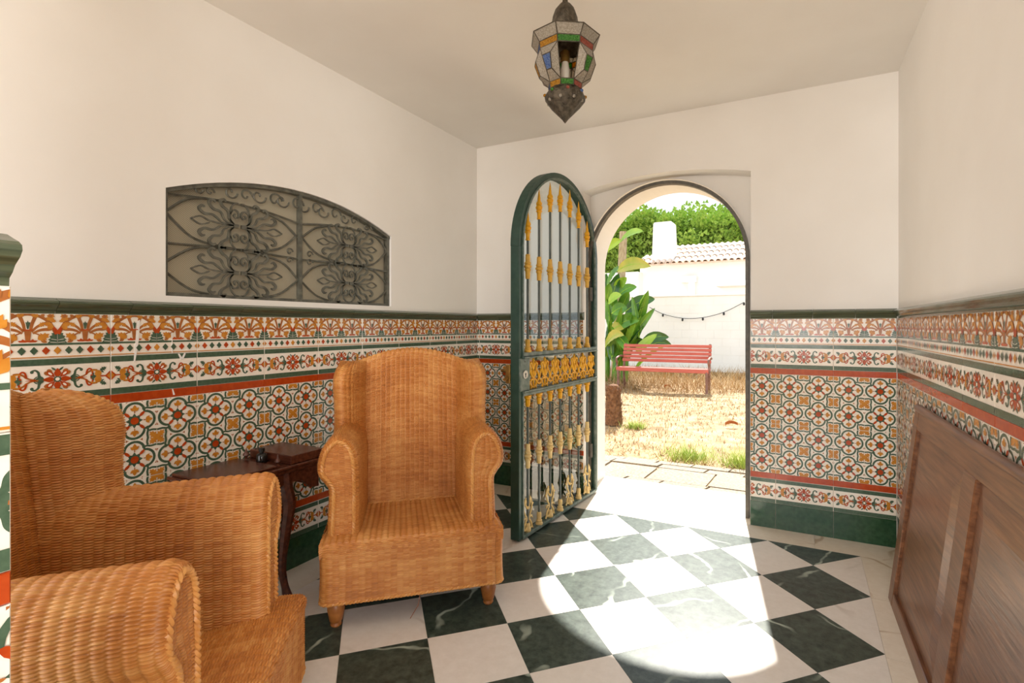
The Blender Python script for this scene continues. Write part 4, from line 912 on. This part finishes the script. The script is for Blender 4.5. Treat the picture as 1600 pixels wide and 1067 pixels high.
for k_ in range(8):
    for z, R, m in ((0.098, 0.0735, STR[k_ % 4]), (0.075, 0.069, 'l_clear')):
        a = k_ * PI / 4 + (0 if z > 0.08 else PI / 8)
        mb = MB(); mb.lathe([(0.001, -0.006), (0.006, -0.003), (0.006, 0.003), (0.001, 0.006)], 8, (R * (0.90 + 0.10 * abs(math.cos(4 * a))) * math.cos(a), R * (0.90 + 0.10 * abs(math.cos(4 * a))) * math.sin(a), z)); mb.build('glass_bead', M[m], lan)
mb = MB(); v = []; prof = [(0.050, 0.333), (0.049, 0.36), (0.045, 0.385), (0.036, 0.41), (0.022, 0.428), (0.011, 0.436), (0.009, 0.45)]
for R, z in prof:
    for q in range(nn):
        a = 2 * PI * q / nn; rr = R * (0.93 + 0.07 * abs(math.cos(4 * a))); v.append((rr * math.cos(a), rr * math.sin(a), z))
mb.add(v, [(i * nn + q, i * nn + (q + 1) % nn, (i + 1) * nn + (q + 1) % nn, (i + 1) * nn + q) for i in range(len(prof) - 1) for q in range(nn)] + [tuple(range(nn))[::-1]]); mb.build('pierced_dome', M['l_metal'], lan, True)
mb = MB(); mb.lathe([(0.006, 0.448), (0.012, 0.455), (0.006, 0.464), (0.005, 0.475)], 10); mb.build('neck', M['brass'], lan, True)
for k_ in range(4):
    mb = MB(); z = 0.482 + k_ * 0.019; P = [(0.006 * math.cos(t) * (1 if k_ % 2 else 0), 0.006 * math.cos(t) * (0 if k_ % 2 else 1), z + 0.012 * math.sin(t)) for t in np.linspace(0, 2 * PI, 12, endpoint=False)]
    mb.tube(P, 0.0018, 5, closed=True); mb.build('chain_link', M['brass'], lan)
mb = MB(); mb.lathe([(0.004, 0.545), (0.02, 0.552), (0.03, 0.5635)], 14); mb.build('ceiling_rose', M['brass'], lan, True)
mb = MB(); mb.lathe([(0.012, 0.262), (0.017, 0.255), (0.017, 0.222), (0.014, 0.22)], 14); sk = mb.build('lamp_holder', M['brass'], lan, True)
mb = MB(); mb.lathe([(0.012, 0.222), (0.014, 0.21), (0.017, 0.19), (0.017, 0.155), (0.012, 0.145), (0.002, 0.143)], 14); mb.build('bulb', M['bulb'], lan, True)

# ------------------------------------------------------------------ outside
mb = MB(); n_ = 60
v = [(x, y, -0.03 + 0.02 * math.sin(x * 1.7 + y) * math.sin(y * 0.9) * (1 if y > 4.6 else 0)) for y in np.linspace(4.05, 40, n_) for x in np.linspace(-40, 30, n_)]
mb.add(v, [(i * n_ + j, i * n_ + j + 1, (i + 1) * n_ + j + 1, (i + 1) * n_ + j) for i in range(n_ - 1) for j in range(n_ - 1)])
mb.add([(-40, -30, -0.09), (30, -30, -0.09), (30, 4.06, -0.09), (-40, 4.06, -0.09)], [(0, 1, 2, 3)])
tag(mb.build('ground', M['ground'], None, True), kind='structure')
mb = MB(); mb.box((-4.5, YO + 0.022, -0.088), (3.0, 4.34, -0.016)); pav = tag(mb.build('paving', M['ground']), kind='structure')
x = -4.4; k_ = 0
for row, (y0, y1, ww) in enumerate(((YO + 0.03, YO + 0.10, 0.30), (YO + 0.11, 4.10, 0.44), (4.115, 4.21, 0.33), (4.225, 4.31, 0.28))):
    x = -4.4 + 0.13 * row
    while x < 2.9:
        w_ = ww * random.uniform(0.85, 1.2); g = 0.008; j = random.uniform(-0.012, 0.012) if row else 0
        pts_ = [(x + g, y0 + j), (x + w_ - g, y0 + j + random.uniform(-0.006, 0.006)), (x + w_ - g + 0.02, y1 + j), (x + g + 0.02, y1 + j)]
        slab('paving_stone', pts_, M['paver'], pav, z1=-0.002 + random.uniform(-0.004, 0.003), z0=-0.05); x += w_
# dry grass and weeds
def blades(name, n, fx, fy, h0, h1, m, parent=None):
    xs, ys = fx(n), fy(n); V = np.zeros((n * 3, 3)); a = rng.uniform(0, 2 * PI, n); h = rng.uniform(h0, h1, n); ln = rng.uniform(0.3, 1.3, n) * h + rng.uniform(0, 0.05, n); w_ = rng.uniform(0.002, 0.005, n) * (1 + ys * 0.08)
    V[0::3] = np.stack([xs - w_ * np.sin(a), ys + w_ * np.cos(a), np.full(n, -0.04)], 1); V[1::3] = np.stack([xs + w_ * np.sin(a), ys - w_ * np.cos(a), np.full(n, -0.04)], 1)
    V[2::3] = np.stack([xs + ln * np.cos(a), ys + ln * np.sin(a), h - 0.03], 1)
    me = bpy.data.meshes.new(name); me.from_pydata(V.tolist(), [], np.arange(n * 3).reshape(-1, 3).tolist()); me.materials.append(m); me.update(); return link_obj(name, me, parent)
tag(blades('dry_grass', 30000, lambda n: rng.uniform(-5.5, 1.2, n), lambda n: 4.3 + 9.0 * rng.uniform(0, 1, n) ** 1.3, 0.005, 0.06, M['dry']), 'straw coloured dry grass covering the garden ground', 'grass', kind='stuff')
tag(blades('tall_dry_grass', 5000, lambda n: rng.uniform(-4.5, 0.5, n), lambda n: rng.uniform(9.0, 12.75, n), 0.08, 0.30, M['dry']), 'taller dry grass behind and under the red bench', 'grass', kind='stuff')
for (gx, gy_, nn_, sp, hh, lab) in ((-0.89, 4.55, 420, 0.16, 0.16, 'green weed tuft growing at the middle of the paving edge'), (-0.44, 4.50, 380, 0.14, 0.19, 'green weed tuft at the paving edge beside the right door jamb'), (-1.72, 5.7, 260, 0.09, 0.10, 'small green weed tuft just right of the short palm stump')):
    o = blades('grass_tuft', nn_, lambda n: rng.normal(0, sp * 0.6, n), lambda n: rng.normal(0, sp * 0.5, n), 0.05, hh, M['weed']); o.location = (gx, gy_, 0); tag(o, lab, 'grass tuft', 'weed tufts')
for (px, py, lab, s_) in ((1043, 606, 'small curled brown dead leaf lying under the red bench', 0.06), (1143, 666, 'curled brown dead leaf lying on dry ground at the right', 0.07)):
    t_ = (CY - py); Y_ = 0; 
    a = (px - CX) / FPX; b = -(py - CY) / FPX; rx = -math.sin(TH) + a * math.cos(TH); ry = math.cos(TH) + a * math.sin(TH); t_ = EYE / -b
    mb = MB(); v = []
    for i in range(7):
        for j in range(5):
            q = i / 6; w_ = 0.4 * math.sin(PI * min(1, q * 0.95 + 0.05)) * s_; v.append(((q - 0.5) * s_ * 2, (j - 2) / 2 * w_, 0.012 + 0.03 * abs((j - 2) / 2) ** 2 + 0.02 * math.sin(q * PI)))
    mb.add(v, [(i * 5 + j, i * 5 + j + 1, (i + 1) * 5 + j + 1, (i + 1) * 5 + j) for i in range(6) for j in range(4)])
    o = mb.build('dead_leaf', M['deadleaf'], None, True); o.location = (rx * t_, ry * t_, 0.0); o.rotation_euler = (0, 0, 0.4); tag(o, lab, 'leaf')

# ---- red bench
bn = thing('garden_bench', 'faded red slatted garden bench with iron ends before the white wall', 'bench', (-2.24, 9.15, -0.02), math.radians(3))
LN = 0.80
for i in range(5):
    z = 0.49 + i * 0.066; y = 0.20 + i * 0.024
    mb = MB(); mb.box((-LN, y, z), (LN, y + 0.028, z + 0.055), bev=0.004); o = mb.build('back_slat', M['red_slat'], bn)
for i in range(4):
    mb = MB(); mb.box((-LN, -0.22 + i * 0.10, 0.385 - i * 0.004), (LN, -0.22 + i * 0.10 + 0.085, 0.415 - i * 0.004), bev=0.004); mb.build('seat_slat', M['red_slat'], bn)
mb = MB(); mb.box((-LN, -0.228, 0.345), (LN, -0.205, 0.412), bev=0.004); mb.build('front_slat', M['red_slat'], bn)
for s_ in (-1, 1):
    X_ = s_ * (LN - 0.03); mb = MB(); f = lambda p: (X_, p[0], p[1])
    mb.tube([f(p) for p in spline([(-0.22, 0.0), (-0.20, 0.15), (-0.21, 0.36), (0.0, 0.372), (0.20, 0.37), (0.235, 0.5), (0.34, 0.82)], 5)], 0.022, 8)
    mb.tube([f(p) for p in spline([(0.19, 0.37), (0.20, 0.2), (0.27, 0.0)], 5)], 0.022, 8)
    mb.tube([(X_ + s_ * 0.03, p[0], p[1]) for p in spline([(0.25, 0.57), (0.10, 0.60), (-0.12, 0.585), (-0.21, 0.56), (-0.20, 0.50), (-0.15, 0.51)], 5)], 0.018, 8)
    mb.tube([(X_ + s_ * 0.03, p[0], p[1]) for p in spline([(-0.19, 0.51), (-0.17, 0.44), (-0.2, 0.37)], 5)], 0.016, 8)
    mb.build('iron_end', M['bench_iron'], bn, True)

# ---- palm stump
st = thing('palm_stump', 'short brown fibrous palm stump standing in the dry grass', 'stump', (-2.01, 5.8, -0.03))
mb = MB(); v = []; ns = 18
prof = [(0.105, 0), (0.10, 0.1), (0.092, 0.2), (0.09, 0.32), (0.085, 0.41), (0.06, 0.46), (0.02, 0.475)]
for i, (R, z) in enumerate(prof):
    for q in range(ns):
        rr = R * random.uniform(0.9, 1.08); v.append((rr * math.cos(2 * PI * q / ns), rr * math.sin(2 * PI * q / ns), z))
mb.add(v, [(i * ns + q, i * ns + (q + 1) % ns, (i + 1) * ns + (q + 1) % ns, (i + 1) * ns + q) for i in range(len(prof) - 1) for q in range(ns)] + [tuple(range((len(prof) - 1) * ns, len(prof) * ns))]); mb.build('trunk', M['stump'], st)
mb = MB()
for i in range(220):
    a = random.uniform(0, 2 * PI); z = random.uniform(0.02, 0.45); R = 0.095; ux, uy = math.cos(a), math.sin(a)
    b0 = Vector((R * ux, R * uy, z)); tx = Vector((-uy, ux, 0)) * 0.012
    mb.add([b0 - tx, b0 + tx, b0 + Vector((ux * 0.02, uy * 0.02, 0.035))], [(0, 1, 2)])
tag(mb.build('bark_scales', M['stump'], st), kind='stuff')

# ---- banana plant
bp_ = thing('banana_plant', 'large leafy green banana plant growing left of the bench', 'plant', tuple(at(952, 585, 10.2))[:2] + (-0.03,))
base = Vector(bp_.location)
def banana_leaf(P0, P1, wd, droop, m, twist=0.0):
    P0, P1 = Vector(P0), Vector(P1); ax = P1 - P0; L = ax.length; ax.normalize(); sidev = ax.cross(Vector((0, -1, 0.25))).normalized()
    nrm = sidev.cross(ax); nrm = -nrm if nrm.y > 0 else nrm; sidev = (sidev * math.cos(twist) + nrm * math.sin(twist)); nrm = sidev.cross(ax)
    v = []; n = 14
    for i in range(n + 1):
        t = i / n; w_ = wd * max(0.02, (math.sin(PI * min(1.0, t ** 0.8)) ** 0.65)) * (1 if t < 1 else 0.02); c = P0 + ax * L * t + Vector((0, 0, 1)) * droop * L * (4 * t * (1 - t))
        for j in (-2, -1, 0, 1, 2): w_ *= 1.0; v.append(c + sidev * (w_ * j / 5) + nrm * (abs(j) * w_ * 0.07 + 0.006 * math.sin(i * 2.3 + j)))
    mb = MB(); mb.add([p - base for p in v], [(i * 5 + j, i * 5 + j + 1, (i + 1) * 5 + j + 1, (i + 1) * 5 + j) for i in range(n) for j in range(4)])
    o = mb.build('leaf', m, bp_, True)
    mb = MB(); mb.tube([Vector(v[i * 5 + 2]) - base - nrm * 0.004 for i in range(n + 1)], [0.016 * (1 - 0.8 * i / n) for i in range(n + 1)], 5); mb.build('midrib', M['leaf_light'], o, True)
z8 = lambda x, y: (940 + x / 3.8125, 280 + y / 3.8125)
LV = [((112, 372), (250, 312), 0.24, 0.10, 'leaf_light', 10.0), ((18, 425), (122, 362), 0.24, 0.12, 'leaf_light', 10.3), ((95, 545), (292, 520), 0.34, 0.10, 'leaf_yellow', 9.9), ((40, 780), (104, 560), 0.40, 0.0, 'leaf_dark', 10.4), ((15, 800), (50, 620), 0.38, 0.0, 'leaf', 10.3),
      ((50, 860), (80, 690), 0.36, 0.0, 'leaf', 10.1), ((110, 800), (165, 670), 0.30, 0.05, 'leaf', 10.5), ((140, 790), (318, 712), 0.34, 0.10, 'leaf_dark', 10.2), ((70, 900), (225, 842), 0.34, 0.16, 'leaf', 10.0), ((150, 980), (205, 850), 0.24, 0.05, 'leaf_light', 10.1), ((60, 960), (110, 830), 0.28, 0.0, 'leaf_light', 9.9),
      ((20, 1000), (135, 930), 0.28, 0.18, 'leaf_yellow', 9.9), ((30, 1060), (60, 900), 0.34, 0.0, 'leaf', 10.2), ((60, 1060), (105, 960), 0.30, 0.0, 'leaf', 10.0), ((235, 985), (402, 940), 0.30, 0.12, 'leaf_dark', 10.4), ((280, 992), (420, 992), 0.26, 0.14, 'leaf_dark', 10.7), ((150, 1010), (250, 955), 0.28, 0.1, 'leaf_dark', 10.6),
      ((5, 700), (30, 560), 0.34, 0.0, 'leaf_dark', 10.6), ((-60, 900), (20, 740), 0.4, 0.0, 'leaf', 10.4), ((-90, 640), (10, 520), 0.4, 0.1, 'leaf', 10.5), ((80, 660), (150, 585), 0.26, 0.05, 'leaf_light', 10.4), ((100, 940), (170, 1040), 0.26, 0.1, 'leaf', 9.9), ((60, 800), (150, 760), 0.3, 0.1, 'leaf', 9.8), ((40, 740), (120, 690), 0.28, 0.1, 'leaf_light', 9.9), ((90, 700), (210, 640), 0.26, 0.12, 'leaf', 10.3), ((30, 640), (110, 520), 0.28, 0.05, 'leaf', 10.4), ((60, 900), (150, 870), 0.3, 0.1, 'leaf_yellow', 9.8)]
for i, (p, q, wd, dr, m, Y_) in enumerate(LV): banana_leaf(at(*z8(*p), Y_), at(*z8(*q), Y_ + random.uniform(-0.5, 0.3)), wd, dr, M[m], random.uniform(-0.5, 0.5))
for i in range(24):
    a_ = random.uniform(-0.35, 1.15); b_ = base + Vector((random.uniform(-0.05, 0.7), random.uniform(-0.2, 0.3), random.uniform(0.15, 1.0)))
    banana_leaf(b_, b_ + Vector((a_ * 0.55, random.uniform(-0.5, 0.3), random.uniform(0.35, 0.95))), random.uniform(0.16, 0.26), random.uniform(0.0, 0.12), M[random.choice(['leaf', 'leaf', 'leaf_dark', 'leaf_light'])], random.uniform(-0.9, 0.9))
for (px, h_) in ((-0.1, 1.0), (0.12, 1.2), (0.3, 0.8), (-0.35, 0.9)):
    mb = MB(); mb.tube([(px, 0.05, 0), (px + 0.03, 0.05, h_ * 0.5), (px + 0.05, 0.05, h_)], [0.09, 0.07, 0.04], 10); mb.build('stem', M['leaf'], bp_, True)
pt = at(974, 362, 11.0); pbm = at(962, 585, 11.0)
mb = MB(); mb.tube([(0, 0, 0), (0.06, 0, 1.2), ((pt.x - pbm.x) * 0.8, 0, pt.z * 0.75), (pt.x - pbm.x, 0, pt.z + 0.03)], [0.12, 0.095, 0.09, 0.085], 10)
o = mb.build('dead_tree', M['bark'], None, True); o.location = (pbm.x, 11.0, -0.03); tag(o, 'bare grey-brown dead trunk rising among the banana leaves', 'tree trunk')

# ---- garden wall of painted blocks
WY = 13.4; mb = MB(); mb.box((-9.0, WY + 0.01, -0.05), (4.0, WY + 0.2, 1.90)); gw = tag(mb.build('wall_garden', M['white_wall']), kind='structure')
BL = MB(); BL.box((0.0008, 0.004, 0.002), (0.40 - 0.0008, 0.02, 0.208), bev=0.0025); BLK = BL.mesh('block', M['white_wall'])
for r_ in range(9):
    for c_ in range(15):
        o = link_obj('block', BLK, gw); o.location = (-5.2 + c_ * 0.4 + (0.2 if r_ % 2 else 0), WY + random.uniform(-0.0015, 0.0015), -0.02 + r_ * 0.21)
mb = MB(); mb.box((-9.0, WY - 0.02, 1.885), (4.0, WY + 0.22, 1.925), bev=0.01); mb.build('coping', M['white_wall'], gw)
# string of bulbs on the wall
slg = thing('string_lights', 'thin black string of small bulbs sagging along the white wall', 'string lights', (0, 0, 0))
cab = [at(*z8(x, y), WY - 0.06) for x, y in ((285, 762), (365, 802), (482, 828), (603, 824), (728, 792), (848, 733))]
mb = MB(); mb.tube([Vector(p) for p in spline([tuple(p) for p in cab], 6)], 0.007, 5); mb.build('cable', M['cable'], slg)
for p in cab[1:]:
    mb = MB(); mb.lathe([(0.004, 0.0), (0.022, -0.01), (0.026, -0.05), (0.014, -0.075)], 8, tuple(p)); mb.build('bulb', M['cable'], slg)

# ---- neighbouring house
hs = thing('white_house', 'white house with pale clay roof and tall chimney behind the wall', 'house', (0, 0, 0))
HY = 17.0; eL, eR = -5.35, 3.0; ez = 3.20
mb = MB(); mb.box((eL + 0.3, HY + 0.35, -0.05), (eR - 0.2, HY + 6, ez - 0.02)); mb.build('house_wall', M['white_wall'], hs)
mb = MB(); mb.box((-11.0, HY - 0.2, -0.05), (eL + 0.4, HY + 3, 2.95)); mb.build('annex_wall', M['white_wall'], hs)
mb = MB(); mb.box((-3.35, HY + 0.05, 0), (-3.15, HY + 0.36, 2.55)); mb.box((-3.6, HY + 0.03, 2.55), (-3.1, HY + 0.36, 2.75)); mb.build('porch_pier', M['white_wall'], hs)
mb = MB(); mb.box((-2.4, HY - 0.6, 2.35), (2.0, HY + 0.36, 2.5)); mb.build('porch_lintel', M['white_wall'], hs)
ridge = 0.38
rf = MB(); rf.add([(eL, HY, ez), (eR, HY, ez), (eR, HY + 2.4, ez + 2.4 * ridge), (eL + 1.0, HY + 2.4, ez + 2.4 * ridge), (eL, HY, ez - 0.06), (eR, HY, ez - 0.06), (eR, HY + 2.4, ez + 2.4 * ridge - 0.06), (eL + 1.0, HY + 2.4, ez + 2.4 * ridge - 0.06)], [(0, 1, 2, 3), (4, 7, 6, 5), (0, 4, 5, 1), (1, 5, 6, 2), (2, 6, 7, 3), (3, 7, 4, 0)])
rfo = rf.build('roof', M['roof'], hs)
RT = MB(); n_ = 6; v = []; TLn = 0.62
for i in range(n_ + 1):
    a = PI * i / n_; v += [(0.085 * math.cos(a), 0, 0.075 * math.sin(a)), (0.070 * math.cos(a), TLn, 0.062 * math.sin(a) - 0.015)]
RT.add(v, [(2 * i, 2 * i + 1, 2 * i + 3, 2 * i + 2) for i in range(n_)]); RT.add([(p[0] * 0.78, p[1], p[2] * 0.78) for p in v], [(2 * i, 2 * i + 2, 2 * i + 3, 2 * i + 1) for i in range(n_)])
RT.add([v[2 * i] for i in range(n_ + 1)] + [(v[2 * i][0] * 0.78, 0, v[2 * i][2] * 0.78) for i in range(n_ + 1)], [(i, i + 1, n_ + 2 + i, n_ + 1 + i) for i in range(n_)])
RTM = RT.mesh('roof_tile', M['roof']); RTM.polygons.foreach_set('use_smooth', [True] * len(RTM.polygons))
for r_ in range(4):
    for c_ in range(26):
        x = -6.2 + c_ * 0.2; y = HY - 0.06 + r_ * 0.60
        if x < eL + 1.0 * (y - HY) / 2.4 + 0.1: continue
        o = link_obj('roof_tile', RTM, rfo); o.location = (x, y, ez + (y - HY) * ridge + 0.012); o.rotation_euler = (math.atan(ridge), 0, 0)
mb = MB(); c0 = at(1022, 400, 17.6); c1 = at(1056, 397, 17.6); ct = at(1038, 349, 17.6).z
mb.prism([(c0.x, 3.2), (c1.x, 3.2), (c1.x - 0.06, ct - 0.06), (c1.x - 0.10, ct), (c0.x + 0.09, ct), (c0.x + 0.05, ct - 0.06)], lambda p, t: (p[0], 17.3 + 0.6 * t, p[1])); mb.build('chimney', M['white_wall'], hs)

# ---- pines behind the house
def pine(x, y, h, R, label, seed):
    rg = np.random.default_rng(seed); t = thing('pine_tree', label, 'tree', (x, y, -0.05), group='umbrella pines behind the white house')
    mb = MB(); mb.tube([(0, 0, 0), (0.15, 0, h * 0.4), (0, 0, h * 0.75)], [0.28, 0.22, 0.12], 8); mb.build('trunk', M['pine_bark'], t)
    mb = MB(); tuft = []
    for k_ in range(60):
        a = rg.uniform(0, 2 * PI); rr = R * math.sqrt(rg.uniform(0, 1)) * 0.9; c = np.array((rr * math.cos(a), rr * math.sin(a) * 0.8, h * rg.uniform(0.28, 0.86) - rr * 0.10)); s_ = rg.uniform(0.8, 1.5)
        n = 230; d = rg.normal(size=(n, 3)); d /= np.linalg.norm(d, axis=1, keepdims=True); p = c + d * np.array((s_, s_, s_ * 0.72)) * rg.uniform(0.25, 1.0, (n, 1))
        for i in range(n):
            up = d[i] + np.array((0, 0, 0.5)); up /= np.linalg.norm(up); sd = np.cross(up, rg.normal(size=3)); sd /= np.linalg.norm(sd) + 1e-9; s2 = np.cross(up, sd); q = p[i]; L_ = rg.uniform(0.12, 0.26)
            tuft.append([q - sd * L_ * 0.6, q + sd * L_ * 0.6, q + up * L_]); tuft.append([q - s2 * L_ * 0.6, q + s2 * L_ * 0.6, q + up * L_])
        pass
    T = np.array(tuft).reshape(-1, 3); mb.add(T.tolist(), np.arange(len(T)).reshape(-1, 3).tolist()); mb.build('crown', M['pine'], t)
for i, (x, y, h, R, lab) in enumerate(((-11.8, 31, 8.9, 3.4, 'broad green pine tree left of the white chimney, above the banana leaves'), (-7.6, 32, 9.2, 3.3, 'broad green pine tree rising directly behind the white chimney'), (-10.6, 36, 10.0, 3.0, 'farther green pine tree showing just left of the chimney top'), (-6.0, 36, 9.9, 3.0, 'farther green pine tree showing just right of the chimney top'), (-3.6, 33, 9.5, 3.2, 'green pine tree rightmost above the clay roof'))): pine(x, y, h, R, lab, 41 + i)
